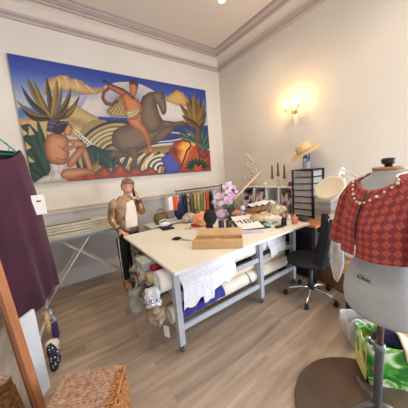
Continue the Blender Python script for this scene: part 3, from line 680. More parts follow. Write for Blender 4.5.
# open kraft tray
a=onT(192.5,249.5); b=onT(243,248.5); ux=(b-a); ux.z=0; Lb=ux.length; ux.normalize(); uy=Vector((-ux.y,ux.x,0)); W=.22
t=thing('cardboard_box','open shallow kraft cardboard box with raised back flap on the cutting table','cardboard box',tuple(a+ux*Lb/2+uy*W/2))
def kb(o,d,name,tilt=0):
    M3=Matrix((ux,uy,Vector((0,0,1)))).transposed()@Matrix.Rotation(tilt,3,'X')
    MB().box(a+ux*(Lb/2+o[0])+uy*o[1]+Vector((0,0,o[2])),d,M3=M3).build(name,kraft,t)
kb((0,W/2,.002),(Lb,W,.004),'base'); kb((0,.002,.038),(Lb,.004,.076),'front_wall'); kb((0,W-.002,.038),(Lb,.004,.076),'back_wall')
kb((-Lb/2+.002,W/2,.036),(.004,W-.01,.068),'end_wall'); kb((Lb/2-.002,W/2,.036),(.004,W-.01,.068),'end_wall')
kb((.01,W+.02,.108),(Lb*.98,.004,.075),'back_flap',-.5); kb((0,.035,.0765),(Lb*.98,.065,.004),'front_flap',.05)
MB().ell(a+ux*(Lb*.45)+uy*(W*.55)+Vector((0,0,.035)),(.07,.05,.03),nu=12).rough(.01,20,1).build('packing_paper',kraft,t,smooth=True)
# scissors
p=onT(180,239.5); sc=thing('fabric_shears','black handled fabric shears lying open on the bare table','scissors',tuple(p))
d=(onT(192,240.5)-onT(177,239)).normalized(); e=Vector((-d.y,d.x,0))
for s,nm in((1,'blade'),(-1,'blade')):
    MB().poly([p+d*.02+e*.004*s,p+d*.19+e*.012*s,p+d*.02+e*.02*s],.003,(0,0,1)).build(nm,steel,sc)
for s in(1,-1): MB().tube([p-d*.045+e*(.022*s)+d*(.045*math.cos(k))+e*(.02*math.sin(k))+Vector((0,0,.008)) for k in [2*PI*i/16 for i in range(16)]],.0075,8,closed=True).build('handle',blackp,sc)
# black foam head
p=onT(211,230.5); hd=thing('foam_head','black foam wig head standing on the cutting table','display head',tuple(p))
fx=Vector((.93,-.36,0)).normalized(); Rh=Matrix((fx,Vector((-fx.y,fx.x,0)),Vector((0,0,1)))).transposed()
def face(q):
    q=q.copy()
    if q.x>0:
        nz=math.exp(-((q.z+.05)/.16)**2)*math.exp(-(q.y/.22)**2); q.x+=.16*nz
        q.x+=.06*math.exp(-((q.z+.45)/.1)**2)*math.exp(-(q.y/.3)**2); q.x+=.07*math.exp(-((q.z+.75)/.14)**2)
        q.x-=.08*math.exp(-((q.z-.12)/.1)**2)*math.exp(-((abs(q.y)-.35)/.2)**2)
    if q.z<0: q.y*=1+.25*q.z; q.x*=1+(.16*q.z if q.x<0 else 0)
    return q
MB().ell(p+Vector((0,0,.172)),(.086,.062,.108),M3=Rh,nu=28,nv=20,fn=face).lathe([(.055,0),(.056,.02),(.046,.05),(.045,.10),(.05,.13)],p-fx*.015,n=20).build('head',blackf,hd,smooth=True)
# peach bundle and ivory fluff behind the head
def lump(px,py,z0_,d,col,name,label,seed,amp=.03,cat='cloth bundle',sc=12,var=.12,sheen=.0,nz=9,rgb2=None,X=None):
    p=onT(px,py) if X is None else Vector(X)
    mb=MB().ell((p.x,p.y,z0_+d[2]*.92),d,nu=26,nv=16,fn=lambda q:Vector((q.x,q.y,max(q.z,-.9)))).rough(amp,sc,seed).rough(amp*.4,sc*3,seed+5)
    return mb.build(name,M(name+'_m%d'%seed,col,.9,var=var,bump=.4,bscale=50,scale=nz*3,rgb2=rgb2),smooth=True,label=label,cat=cat)
lump(202,226,T,(.12,.10,.11),(232,158,116),'peach_cloth','peach satin cloth heaped behind the black foam head',11)
lump(190,222,T,(.12,.10,.075),(206,200,188),'ivory_cloth','ivory and grey cloth heaped left of the peach cloth',12,rgb2=(160,152,146))
lump(223,218,T+.0,(.12,.09,.07),(204,184,208),'lilac_tulle','lilac tulle heaped right of the black foam head',13,cat='tulle')
# pin cushion and small notions
p=onT(194,226.5); MB().lathe([(.001,0),(.035,.002),(.045,.016),(.042,.034),(.02,.042),(.001,.043)],p,n=18).build('pin_cushion',M('red_felt',(206,30,38),.8),smooth=True,label='small round red pin cushion left of the foam head',cat='pin cushion')
nt=[(187,224,(232,228,220),'white card scrap at the left of the red pin cushion'),(189.5,228.5,(60,150,120),'tiny green thread card below the red pin cushion'),(186,229,(214,120,130),'tiny pink thread card left of the red pin cushion'),(191.5,221,(90,60,60),'small brown swatch above the red pin cushion'),(197.5,229.5,(222,216,206),'small off white swatch in front of the red pin cushion')]
for k,(px,py,c_,lb) in enumerate(nt):
    p=onT(px,py); MB().box(p+Vector((0,0,.003)),(.05,.035,.005),rz=.4*k,bev=.0015).build('notion_card',M('notion%d'%k,c_,.7),label=lb,cat='swatch')
# iron on its black pad
p=onT(168,229); MB().box(p+Vector((0,0,.006)),(.17,.11,.012),rz=-.15,bev=.004).build('black_pad',blackf,label='flat black pad near the far left corner of the table',cat='pad')
p=onT(165.5,226.9)+Vector((0,-.01,.0)); ir=thing('steam_iron','small white and black iron behind the flat black pad','iron',tuple(p))
sole=[p+Vector((x,y,0)) for x,y in((-.10,-.045),(.02,-.05),(.09,-.025),(.12,0),(.09,.025),(.02,.05),(-.10,.045))]
MB().poly(sole,.014,(0,0,1)).build('sole_plate',M('iron_dark',(40,44,60),.4),ir)
MB().ell(p+Vector((-.01,0,.045)),(.09,.042,.036),nu=18).build('iron_body',white,ir,smooth=True)
MB().tube([p+Vector((-.09,0,.05)),p+Vector((-.085,0,.10)),p+Vector((-.02,0,.115)),p+Vector((.04,0,.10)),p+Vector((.055,0,.06))],.012,8).build('handle',M('iron_grey',(190,192,200),.4),ir)
# olive woven bag at the far edge
p=onT(160.5,219); wb_=thing('woven_bag','olive and gold woven bag on the white cabinet behind the iron','bag',(1.33,3.12,TZ))
q=Vector((1.33,3.12,T))
MB().box((1.42,3.15,.42),(.62,.32,.84),bev=.006).box((1.42,3.15,.846),(.64,.34,.006),bev=.002).build('white_cabinet',white,label='low white cabinet standing behind the far edge of the cutting table',cat='cabinet'); ol=M('olive_weave',(138,116,58),.8,scale=40,bump=.6,bscale=80,rgb2=(74,60,34))
MB().loft([MB().ring(q+Vector((0,0,z)),(0,0,1),(r*.11,r*.07),20,up=(1,0,0)) for z,r in((0,.9),(.04,1.05),(.10,1.1),(.15,1),(.16,.9),(.12,.85),(.05,.85))]).build('bag_body',ol,wb_)
MB().tube([q+Vector((.08*math.cos(k),0,.15+.08*math.sin(k))) for k in [PI*i/12 for i in range(13)]],.006,8).build('handle',ol,wb_)
# dark bag and navy bag beyond
MB().ell((1.65,3.10,.995),(.085,.07,.145),nu=20).rough(.02,9,4).build('navy_tote',M('navy_cloth',(30,40,78),.9,var=.2,bump=.3),smooth=True,label='bulging navy cloth tote bag below the orange carrier bag',cat='bag')

# orchids
def orchid():
    base=onT(222,214); base=Vector((2.33,2.72,T))
    t=thing('orchid_bunch','tall bunch of pink and white orchids in a small pot on the table','flowers',tuple(base))
    MB().lathe([(.045,0),(.055,.05),(.06,.10),(.05,.10),(.045,.06)],base,n=18).build('pot',M('plum_pot',(70,50,70),.5),t)
    st=M('stem_green',(84,110,62),.6)
    pk=M('orchid_pink',(222,168,206),.7,scale=12,rgb2=(240,206,230)); wh=M('orchid_white',(232,222,230),.7,var=.06)
    rnd=random.Random(5)
    tips=[(-.16,.30),(-.08,.40),(.0,.46),(.09,.50),(.17,.44),(.05,.34),(-.04,.28),(.12,.36),(.2,.34),(-.12,.22),(-.02,.18),(.08,.25)]
    for k,(dx,dz) in enumerate(tips):
        tip=base+Vector((dx*.96,-dx*.27+rnd.uniform(-.05,.05),dz)); MB().tube([base+Vector((0,0,.08)),base+Vector((dx*.2,0,dz*.5)),tip],[.004,.003,.002],6).build('stem',st,t)
        for q in range(4):
            c=tip+Vector((rnd.uniform(-.05,.05),rnd.uniform(-.04,.04),rnd.uniform(-.07,.03)))
            nrm=Vector((-.5+rnd.uniform(-.4,.4),-1,rnd.uniform(-.3,.5))).normalized(); fr=frame((1,.2,0),nrm); mb=MB()
            for j in range(5):
                a=2*PI*j/5+rnd.random(); dr=fr@Vector((math.cos(a),math.sin(a),0)); sd=fr@Vector((-math.sin(a),math.cos(a),0)); r_=.036
                mb.poly([c,c+dr*r_*.4+sd*r_*.4,c+dr*r_*.85+sd*r_*.35,c+dr*r_,c+dr*r_*.85-sd*r_*.35,c+dr*r_*.4-sd*r_*.4],.002,nrm)
            mb.ell(c+nrm*.006,(.006,.006,.006),nu=8,nv=5); mb.build('blossom',pk if (k+q)%3 else wh,t)
orchid()
MB().ell((2.52,2.72,T+.37),(.065,.05,.055),rz=-.2,nu=18).lathe([(.05,0),(.04,.03),(.008,.08),(.008,.33)],(2.52,2.72,T),n=16).build('black_hat_on_stand',blackf,smooth=True,label='small black hat shape on a stand right of the pink orchids',cat='hat')
# arching green leaves
pl_=Vector((2.16,2.42,T)); t=thing('leafy_plant','low plant with long arching dark green leaves on the table','plant',tuple(pl_))
MB().lathe([(.035,0),(.05,.05),(.048,.06),(.03,.05)],pl_,n=16).build('pot',M('dark_pot',(50,44,48),.5),t)
gm=M('leaf_green',(70,92,66),.5,var=.3)
for k in range(13):
    a=2*PI*k/13+.3; ln=.13+.06*((k*7)%3)/2; dr=Vector((math.cos(a),math.sin(a),0)); sd=Vector((-dr.y,dr.x,0))
    MB().sheet(lambda u,v:pl_+Vector((0,0,.05))+dr*(ln*v)+sd*((u-.5)*.03*math.sin(PI*min(.98,v*.9+.1)))+Vector((0,0,.17*math.sin(v*PI*.75))),2,10,.0015).build('leaf',gm,t)
# two dark plum jars
for k,(px,py,lb) in enumerate([(221.5,228,'dark plum jar directly right of the foam head'),(229,227.5,'dark plum jar next to the lettered sign')]):
    p=onT(px,py); t=thing('plum_jar',lb,'jar',tuple(p),'dark plum jars'); MB().lathe([(.034,0),(.038,.004),(.038,.07),(.034,.08)],p,n=20).build('jar_body',M('plum_glass',(62,36,56),.3,var=.1,coat=.3),t); MB().lathe([(.037,.08),(.038,.082),(.038,.098),(.03,.102)],p,n=20).build('lid',M('plum_lid',(44,28,42),.4),t)
# lettered sign on black folder
A,B,Cc,D=[onT(*q) for q in((230.5,222),(255,219.8),(260.5,228.4),(241,231))]
ctr=(A+B+Cc+D)/4; sx=((B-A)+(Cc-D)).normalized(); sy=Vector((-sx.y,sx.x,0)); M3=Matrix((sx,sy,Vector((0,0,1)))).transposed()
w_=((B-A).length+(Cc-D).length)/2; h_=abs((A-D).dot(sy)); 
t=thing('black_folder','black folder lying under the white lettered sign','folder',tuple(ctr)); MB().box(ctr+Vector((0,0,.008))+sx*.02,(w_+.06,h_+.02,.016),M3=M3,bev=.003).build('cover',blackp,t)
tilt=Matrix.Rotation(.12,3,'X'); M4=M3@tilt
t=thing('lettered_sign','white sign card with large dark letters lying tilted on the black folder','sign',tuple(ctr))
MB().box(ctr+Vector((0,0,.045)),(w_,h_,.004),M3=M4,bev=.001).build('card',paper,t)
text('lettering','MBA',h_*.40,ctr+Vector((0,0,.0485))+sy*.0,M4,M('sign_ink',(60,60,70),.7),t)
folded(tuple(onT(251,231.8)),(.26,.12,.012),-.65,M('lilac_paper',(196,190,206),.8),'paper_stack','lilac grey papers fanned out in front of the lettered sign',3,cat='papers')
p=onT(265,228); MB().box(p+Vector((0,0,.008)),(.15,.035,.016),rz=-.55,bev=.004).build('black_case',blackp,label='slim black case right of the lettered sign',cat='case')
# folded magazine tent
p=onT(243,219.5); t=thing('greeting_card','standing folded card with pink picture and white edges behind the sign','card',tuple(p))
pkm=M('pink_picture',(188,84,104),.6,scale=22,rgb2=(232,170,176)); 
for s in(-1,1):
    o=sx*s*.055; Mt=frame(sy,(sx*s*.75+Vector((0,0,.65))))
    MB().box(p+o+Vector((0,0,.062)),(.15,.16,.003),M3=Mt).build('leaf',paper,t); MB().box(p+o+Vector((0,0,.062))+(sx*s*.75+Vector((0,0,.65)))*.0022,(.12,.125,.0012),M3=Mt).build('picture',pkm,t)
# glue bottle
p=onT(243,214.5); t=thing('glue_bottle','teal bottle with wide white cap standing behind the folded card','bottle',tuple(p)); MB().lathe([(.04,0),(.045,.01),(.045,.07),(.035,.08)],p,n=20).build('bottle_body',M('teal_plastic',(24,96,110),.4),t); MB().lathe([(.04,.08),(.042,.085),(.04,.13),(.025,.15)],p,n=20).build('cap',white,t)
# pile of patterns, cloth and cords towards the right
lump(262,221,T,(.20,.16,.06),(206,188,150),'pattern_pile','crumpled beige paper patterns piled at the right of the sign',21,amp=.04,cat='paper pile',rgb2=(176,150,104))
lump(270,222,T,(.15,.12,.045),(226,220,208),'white_cloth','crumpled white cloth in front of the beige patterns',22,amp=.05)
lump(277,216,T,(.15,.10,.09),(202,188,160),'tan_cloth','tan cloth heaped behind the spools',23,amp=.05,rgb2=(150,130,96))
c=onT(262,212)+Vector((0,0,.0)); 
MB().sheet(lambda u,v:Vector((c.x,c.y,T+.14))+Vector(((u-.5)*.42,(v-.5)*.26,.05*math.sin(PI*u)*(.6+.4*math.sin(v*5))+.02*math.sin(u*13+v*7))),24,14,.004).build('white_pattern_sheet',paper,label='white paper sheet arched over the pattern pile',cat='paper')
lump(263,213,T,(.18,.12,.075),(150,128,92),'brown_cloth','brown cloth heap supporting the arched white sheet',24,amp=.03)
tr=[(2.5+.17*math.cos(k),2.02+.15*math.sin(k),T+.05+.08*max(0,math.sin(k))) for k in [PI*i/20*1.1 for i in range(21)]]
MB().tube([onT(262,222)+Vector((0,0,.05)),onT(270,214)+Vector((0,0,.10)),onT(278,212)+Vector((0,0,.10)),onT(284,217)+Vector((0,0,.05)),onT(285,221)+Vector((0,0,.01))],.006,6).build('white_cable',white,label='white cable curling over the cloth near the spools',cat='cable')
p=onT(267,225.5); MB().tube([p+Vector((.05*math.cos(k),.04*math.sin(k),.012)) for k in [2*PI*i/16 for i in range(16)]],.008,6,closed=True).build('tape_roll',M('aqua_plastic',(150,206,214),.4,alpha=.9),label='pale aqua tape ring lying in front of the white cloth',cat='tape')
def spool(px,py,r,h,col,lb):
    p=onT(px,py); t=thing('thread_spool',lb,'thread spool',tuple(p),'thread cones by the table front'); MB().lathe([(r,.004),(r*.98,h*.5),(r*.8,h*.92)],p,n=18).build('thread',M('thread%d'%col[0],col,.8,bump=.3,bscale=200),t); MB().lathe([(r*1.1,0),(r*1.1,.004)],p,n=18).build('spool_base',M('spool_end',(190,190,190),.5),t)
p=onT(249,206.5); MB().box(p+Vector((0,0,.07)),(.30,.14,.14),rz=-.5,bev=.015).build('patterned_box',M('grey_floral',(150,142,138),.8,scale=30,rgb2=(206,198,192)),label='grey patterned fabric box behind the teal bottle with white cap',cat='box')
MB().ell(p+Vector((0,.0,.185)),(.10,.06,.045),nu=18).rough(.02,12,5).build('black_beret',blackf,smooth=True,label='flat black cloth cap lying on the grey patterned box',cat='cap')
lump(236,216,T,(.09,.07,.05),(206,150,150),'pink_cloth','small dusty pink cloth left of the folded pink card',41,amp=.03)
spool(280,225,.035,.115,(226,226,228),'white thread cone near the front of the cutting table')
spool(284,225.5,.033,.11,(30,30,34),'black thread cone right of the white one')
spool(289,220,.022,.07,(232,230,220),'small white thread reel right of the black cone')
p=onT(279.5,227.5); MB().box(p+Vector((0,0,.012)),(.11,.05,.024),rz=-.2,bev=.005).build('black_box',blackp,label='flat black box in front of the two thread cones',cat='box')
p=onT(294.5,224); t=thing('pink_bottle','small salmon pink bottle near the right end of the table','bottle',tuple(p)); MB().lathe([(.032,0),(.036,.005),(.036,.085),(.02,.10)],p,n=18).build('bottle_body',M('salmon_plastic',(214,136,118),.45),t); MB().lathe([(.016,.10),(.018,.105),(.017,.125),(.008,.13)],p,n=14).build('cap',M('salmon_cap',(196,120,104),.45),t)
p=onT(304,221); MB().lathe([(.03,0),(.06,.012),(.075,.035),(.06,.05),(.03,.06),(.001,.062)],p,n=20).build('dark_bowl',M('dark_grey_felt',(52,50,56),.8,bump=.2),smooth=True,label='round dark grey lidded bowl at the right end of the cutting table',cat='bowl')
for k,(px,py,c_) in enumerate([(272,231,(190,186,176)),(275,229.5,(220,214,200)),(285,231,(214,208,196))]):
    MB().box(onT(px,py)+Vector((0,0,.0015)),(.04,.012,.003),rz=k).build('chalk_piece',M('chalk%d'%k,c_,.8),label=['small grey tailor chalk near the table front','small cream tailor chalk next to the grey chalk','small tan tailor chalk in front of the black box'][k],cat='chalk')
# ------------------------------------------------------------------ person
def skin_mesh(chains,sub=2,root=0):
    """chains: list of lists of (key,point,(rx,ry)); equal keys share a vertex"""
    idx={};vs=[];rs=[];es=[]
    for ch in chains:
        pr=None
        for k,p,r in ch:
            if k not in idx: idx[k]=len(vs); vs.append(tuple(p)); rs.append(r if isinstance(r,tuple) else (r,r))
            i=idx[k]
            if pr is not None and (pr,i) not in es: es.append((pr,i))
            pr=i
    me=bpy.data.meshes.new('s'); me.from_pydata(vs,es,[]); o=bpy.data.objects.new('s',me); C.objects.link(o)
    md=o.modifiers.new('k','SKIN'); md.use_smooth_shade=True; md.branch_smoothing=.6
    for i,r in enumerate(rs): me.skin_vertices[0].data[i].radius=r; me.skin_vertices[0].data[i].use_root=(i==root)
    sb=o.modifiers.new('s','SUBSURF'); sb.levels=sub; sb.render_levels=sub
    bpy.context.view_layer.update()
    m2=bpy.data.meshes.new_from_object(o.evaluated_get(bpy.context.evaluated_depsgraph_get())); bpy.data.objects.remove(o)
    return m2
def add_mesh(name,me,mat,parent,extra=None,disp=None):
    bm=bmesh.new(); bm.from_mesh(me)
    for f in bm.faces: f.material_index=0
    if disp:
        bm.normal_update()
        for v in bm.verts: v.co+=v.normal*disp(v.co)
    mb=MB(); mb.bm.free(); mb.bm=bm
    if extra: extra(mb)
    return mb.build(name,mat,parent,smooth=True)
PY=3.08
def J(px,py,dy=0): return on(px,py,'y',PY+dy)
ft=on(125.5,287,'z',.0)
P=thing('person','woman standing at the table corner on the phone in gold bomber jacket and black trousers','person',(ft.x+.08,PY,0))
skinm=M('skin_tone',(214,160,132),.6,var=.06); hairm=M('hair_light_brown',(118,86,60),.7,var=.3,scale=40,rgb2=(160,124,88)); lipm=M('lips',(170,84,78),.6); eyem=M('eye_dark',(50,38,34),.4)
hc=J(127.6,187.5); hr=.098
neck=J(126.3,197.5,.01); chest=J(125,207,.02); waist=J(128,224,.01); pelv=J(129,235,.02)
shL=J(113.8,202.5,.01); elL=J(111.8,219.5,.05); wrL=J(119.6,230.5,-.06)
hdL=Vector((.705,2.93,TZ+.018))
shR=J(135.2,202,.01); elR=J(142.5,213.5,-.06); wrR=J(138.6,200,-.09); hdR=J(137.2,194,-.07)
hipL=J(122.8,238,.02); knL=J(124.2,259,-.02); anL=Vector((ft.x+.02,PY+.06,.09))
hipR=J(132.0,238,.02); knR=J(133.5,259,.0); anR=Vector((ft.x+.19,PY+.10,.09))
fing=[]
def hand(w,h,palm_n,spread,tag_,curl,thumb_dir,fl=.07):
    d=(h-w).normalized(); out=[]
    n=Vector(palm_n); n=(n-d*n.dot(d)).normalized(); s=d.cross(n)
    for k,(o,l) in enumerate(((-.028,.86),(-.009,1),(.010,.94),(.028,.74))):
        b=h+s*o*.9+d*.01; p1=b+d*(fl*.42*l)+s*o*.15+n*(curl*.012); p2=p1+(d*math.cos(curl)+n*math.sin(curl)).normalized()*(fl*.34*l); p3=p2+(d*math.cos(curl*1.7)+n*math.sin(curl*1.7)).normalized()*(fl*.26*l)
        out.append([(tag_+'h',h,(.034,.02)),(tag_+'b%d'%k,b,(.0095,.0095)),(tag_+'p%d'%k,p1,(.0088,.0088)),(tag_+'q%d'%k,p2,(.008,.008)),(tag_+'r%d'%k,p3,(.0068,.0068))])
    tb=w+(h-w)*.45+s*thumb_dir*.025; t1=tb+(d*.6+s*thumb_dir*.7+n*.3).normalized()*.032; t2=t1+(d*.85+s*thumb_dir*.3+n*.35).normalized()*.026
    out.append([(tag_+'h',h,(.034,.02)),(tag_+'tb',tb,(.012,.012)),(tag_+'t1',t1,(.0105,.0105)),(tag_+'t2',t2,(.0085,.0085))])
    return out
body=[[('p',pelv,(.13,.095)),('w',waist,(.105,.08)),('c',chest,(.13,.085)),('n0',neck+Vector((0,0,-.03)),(.06,.055)),('n',neck+Vector((0,0,.03)),(.047,.047)),('hd',hc+Vector((0,.01,-.05)),(.055,.06))],
 [('c',chest,0),('sL',shL,(.052,.052)),('eL',elL,(.038,.038)),('wL',wrL,(.026,.022)),('Lh',hdL,(.034,.02))],
 [('c',chest,0),('sR',shR,(.052,.052)),('eR',elR,(.038,.038)),('wR',wrR,(.026,.022)),('Rh',hdR,(.034,.02))],
 [('p',pelv,0),('hL',hipL,(.085,.085)),('kL',knL,(.056,.056)),('aL',anL,(.036,.038)),('tL',anL+Vector((-.02,-.13,-.05)),(.035,.028))],
 [('p',pelv,0),('hR',hipR,(.085,.085)),('kR',knR,(.056,.056)),('aR',anR,(.036,.038)),('tR',anR+Vector((.03,-.13,-.05)),(.035,.028))]]
body+=hand(wrL,hdL,(0,0,-1),1,'L',.25,-1)+hand(wrR,hdR,(-1,.3,0),1,'R',.9,1)
fd=Vector((-.16,-1,-.12)).normalized()      # where the face looks
Mh=frame(Vector((1,-.2,-.12)),Vector((.12,-.05,1)))  # x side, y? , z up
fx_=Mh@Vector((1,0,0)); fz=Mh@Vector((0,0,1)); fy=-(fz.cross(fx_))  # face direction
if fy.dot(fd)<0: fy=-fy
Mf=Matrix((fx_,fy,fz)).transposed()         # local x side, y towards the face, z up
def headfn(q):
    q=q.copy()
    if q.z<0: q.x*=1-.28*(-q.z)**1.6; 
    if q.y>0:
        q.y*=.93
        q.y+=.13*math.exp(-(q.x/.17)**2)*math.exp(-((q.z+.18)/.17)**2)       # nose
        q.y-=.07*math.exp(-((abs(q.x)-.36)/.17)**2)*math.exp(-((q.z-.04)/.12)**2)  # eye sockets
        q.y+=.05*math.exp(-(q.x/.3)**2)*math.exp(-((q.z+.52)/.09)**2)        # lips
        q.y+=.10*math.exp(-(q.x/.28)**2)*math.exp(-((q.z+.82)/.14)**2)       # chin
    return q
def headx(mb):
    D=(.074,.094,.112)
    mb.ell(hc,D,M3=Mf,nu=34,nv=26,fn=headfn,mi=0)
    L=lambda x,y,z:hc+Mf@Vector((x*D[0],y*D[1],z*D[2]))
    for s in(-1,1):
        mb.ell(L(.37*s,.80,.03),(.012,.006,.006),M3=Mf,nu=10,nv=6,mi=1)
        mb.tube([L(.2*s,.90,.19),L(.38*s,.86,.24),L(.56*s,.72,.17)],.0028,6,mi=3)
        mb.ell(L(.99*s,-.02,-.08),(.009,.018,.03),M3=Mf,nu=10,nv=7,mi=0)
    mb.ell(L(0,.95,-.50),(.026,.008,.008),M3=Mf,nu=12,nv=6,mi=2)
bd=add_mesh('body',skin_mesh(body),[skinm,eyem,lipm,hairm],P,headx)
# hair: short tousled
def hairfn(q):
    q=q.copy(); r=1+.08*noise.noise(q*4+Vector((3,1,2)))+.05*noise.noise(q*9)
    if q.y>.15 and q.z<.52: q.y=.15+(q.y-.15)*.05; q.x*=.97
    if q.z<-.45: q.z=-.45+(q.z+.45)*.2
    return q*r
MB().ell(hc+Mf@Vector((0,-.012,.018)),(.088,.108,.120),M3=Mf,nu=44,nv=34,fn=hairfn).build('hair',hairm,P,smooth=True)
fr_=MB(); rn=random.Random(2)
for k in range(16):
    a=-.9+1.8*k/15; st=hc+Mf@Vector((.07*a,.075-abs(a)*.03,.098-abs(a)*.012)); en=hc+Mf@Vector((.082*a+.012,.105-abs(a)*.05,.058+rn.uniform(-.01,.012)-abs(a)*.02))
    fr_.tube([st,(st+en)/2+Mf@Vector((0,.014,.006)),en],[.012,.010,.003],6)
fr_.build('hair_fringe',hairm,P,smooth=True)
# clothes
gold=M('gold_satin',(140,104,76),.36,.45,var=.3,scale=14,bump=.8,bscale=16,rgb2=(198,164,130)); rib=M('rib_knit',(90,76,66),.9,bump=.5,bscale=120); creamk=M('cream_top',(226,214,196),.85,var=.05); blk=M('trouser_black',(24,24,28),.85,var=.2); boot=M('tan_suede',(176,124,84),.9,var=.1)
tz0=waist.z-.085; tz1=shL.z+.0
def trg(z,w_,d_,dx=0,dy=0,n=36,open_=False):
    t_=max(0,min(1,(z-tz0)/(neck.z-.03-tz0))); b_=Vector((waist.x+(neck.x-waist.x)*t_,waist.y+(neck.y-waist.y)*t_,z))
    return [b_+Vector((math.cos(a)*w_+dx,math.sin(a)*d_+dy,0)) for a in [2*PI*i/n for i in range(n)]]
H_=shL.z-tz0; midx=(shL.x+shR.x)/2-(neck.x)
jr=[]
for f_,w_,d_ in ((0,.122,.098),(.02,.138,.112),(.12,.148,.120),(.3,.148,.120),(.5,.148,.120),(.7,.154,.120),(.86,.160,.114),(.97,.155,.102),(1.06,.125,.088),(1.13,.088,.076),(1.17,.066,.066)):
    jr.append(trg(tz0+H_*f_,w_,d_,midx*f_*.8))
def folds(co): return .012*noise.noise(co*20)+.008*noise.noise(co*45)
def disp(mb,fn):
    bmesh.ops.recalc_face_normals(mb.bm,faces=mb.bm.faces); mb.bm.normal_update()
    for v in mb.bm.verts: v.co+=v.normal*fn(v.co)
    return mb
disp(MB().loft(jr,cap=False),folds).build('jacket_body',gold,P,smooth=True,sub=1)
def limb(pts,rs,n=16,k=5):
    P_=[];R_=[]
    for i in range(len(pts)-1):
        for q in range(k):
            t_=q/k; P_.append(pts[i].lerp(pts[i+1],t_)); R_.append(rs[i]+(rs[i+1]-rs[i])*t_)
    P_.append(pts[-1]); R_.append(rs[-1]); 
    for _ in range(2):
        P_=[P_[0]]+[(P_[i-1]+P_[i]*2+P_[i+1])/4 for i in range(1,len(P_)-1)]+[P_[-1]]
    return MB().tube(P_,R_,n)
for s_,e_,w2,c_ in ((shL,elL,wrL,-1),(shR,elR,wrR,1)):
    st_=s_+Vector((-.03*c_,0,-.01))
    disp(limb([st_,s_+Vector((.012*c_,0,-.01)),e_+Vector((.006*c_,0,0)),w2+(e_-w2)*.16],[.055,.064,.055,.042]),folds).build('jacket_sleeve',gold,P,smooth=True,sub=1)
def torso_front(u,v,x0,x1,off):
    # panel hugging the chest front, from neck to waist
    top=neck+Vector((0,0,-.035)); bot=waist+Vector((0,0,-.03)); z=top.z+(bot.z-top.z)*v; c0=top+(bot-top)*v
    x=(x0+(x1-x0)*u)*(0.085+.05*min(1,v*1.6))+.016; dep_=.112+off-.02*(1-min(1,v*3.5))**1.5*2.2
    return Vector((c0.x+x,c0.y-dep_*math.sqrt(max(.05,1-(x/.19)**2)),z))
MB().sheet(lambda u,v:torso_front(u,v,-.62,.62,.016),12,16,.004).build('cream_top',creamk,P)
MB().tube([Vector((waist.x+.132*math.cos(a),waist.y+.098*math.sin(a),waist.z-.090)) for a in [2*PI*k/24 for k in range(24)]],.022,8,closed=True).build('jacket_hem',rib,P)
for e_,w2,n_ in ((elL,wrL,'cuff'),(elR,wrR,'cuff')): MB().tube([w2+(e_-w2)*.17,w2+(e_-w2)*.02],[.041,.033],14).build(n_,rib,P)
pz=pelv.z
MB().loft([trg(z,w_,d_,pelv.x-waist.x) for z,w_,d_ in ((tz0+.02,.128,.092),(pz,.140,.105),(pz-.06,.150,.112),(pz-.12,.150,.110))],cap=True).build('trousers_seat',blk,P,smooth=True)
for h_,k_,a_ in ((hipL,knL,anL),(hipR,knR,anR)):
    disp(limb([h_+Vector((0,0,.0)),h_.lerp(k_,.35),k_,k_.lerp(a_,.5),a_+Vector((0,0,.055))],[.088,.084,.066,.058,.050]),lambda co:.006*noise.noise(co*16)).build('trouser_leg',blk,P,smooth=True)
def stripe(h,k,a,s):
    rr=[.088,.080,.066,.058,.050]; pts=[h+Vector((0,0,.02)),(h+k)/2,k,(k+a)/2,a+Vector((0,0,.06))]
    L=[Vector((p.x+s*r*.80,p.y-r*.58,p.z)) for p,r in zip(pts,rr)]
    return MB().tube(L,.008,6)
stripe(hipL,knL,anL,-1).build('side_stripe',creamk,P); 
for a_,nm in ((anL,1),(anR,-1)):
    dv=Vector((-.02*nm,-1,0)).normalized(); c_=a_+Vector((0,-.055,0))
    mb=MB(); mb.tube([a_+Vector((0,0,.075)),a_+Vector((0,0,-.03))],[.052,.055],16)
    mb.ell((c_.x,c_.y-.0,.05),(.05,.135,.055),nu=22,nv=12,fn=lambda q:Vector((q.x*(1-.12*q.y*q.y),q.y,max(q.z,-.85)*(1 if q.y>0 else 1-.35*(-q.y)))))
    mb.build('ankle_boot',boot,P,smooth=True)
MB().tube([wrR+(hdR-wrR)*.1+(elR-wrR)*.12,wrR+(hdR-wrR)*.1],.036,16).build('watch_strap',blackp,P)
# mobile phone held to the ear
ph=hdR+Vector((-.040,.03,.035)); Mp=frame((.25,.9,.2),(-.95,.25,-.1))
t=thing('mobile_phone','dark mobile phone held to the ear of the standing woman','phone',tuple(ph))
MB().box(ph,(.011,.070,.140),M3=Matrix.Rotation(.15,3,'Z')@Matrix.Rotation(-.12,3,'Y'),bev=.004).build('phone_body',M('phone_dark',(44,42,60),.3),t)
# ------------------------------------------------------------------ right side of the room
# side desk along the right wall
SZ=.80; wd=M('desk_beech',(176,116,70),.5,var=.12,scale=3,stretch=(1,9,9))
sd=thing('side_desk','brown wooden desk running along the right wall behind the cutting table','desk',(3.03,2.2,0))
MB().box((3.03,2.36,SZ-.015),(.70,1.95,.03),bev=.003).build('desk_top',wd,sd)
for x,y in((2.72,1.42),(2.72,3.28),(3.34,1.42),(3.34,3.28)): MB().box((x,y,.385),(.05,.05,.77),bev=.003).build('leg',M('desk_leg',(52,50,50),.5),sd)
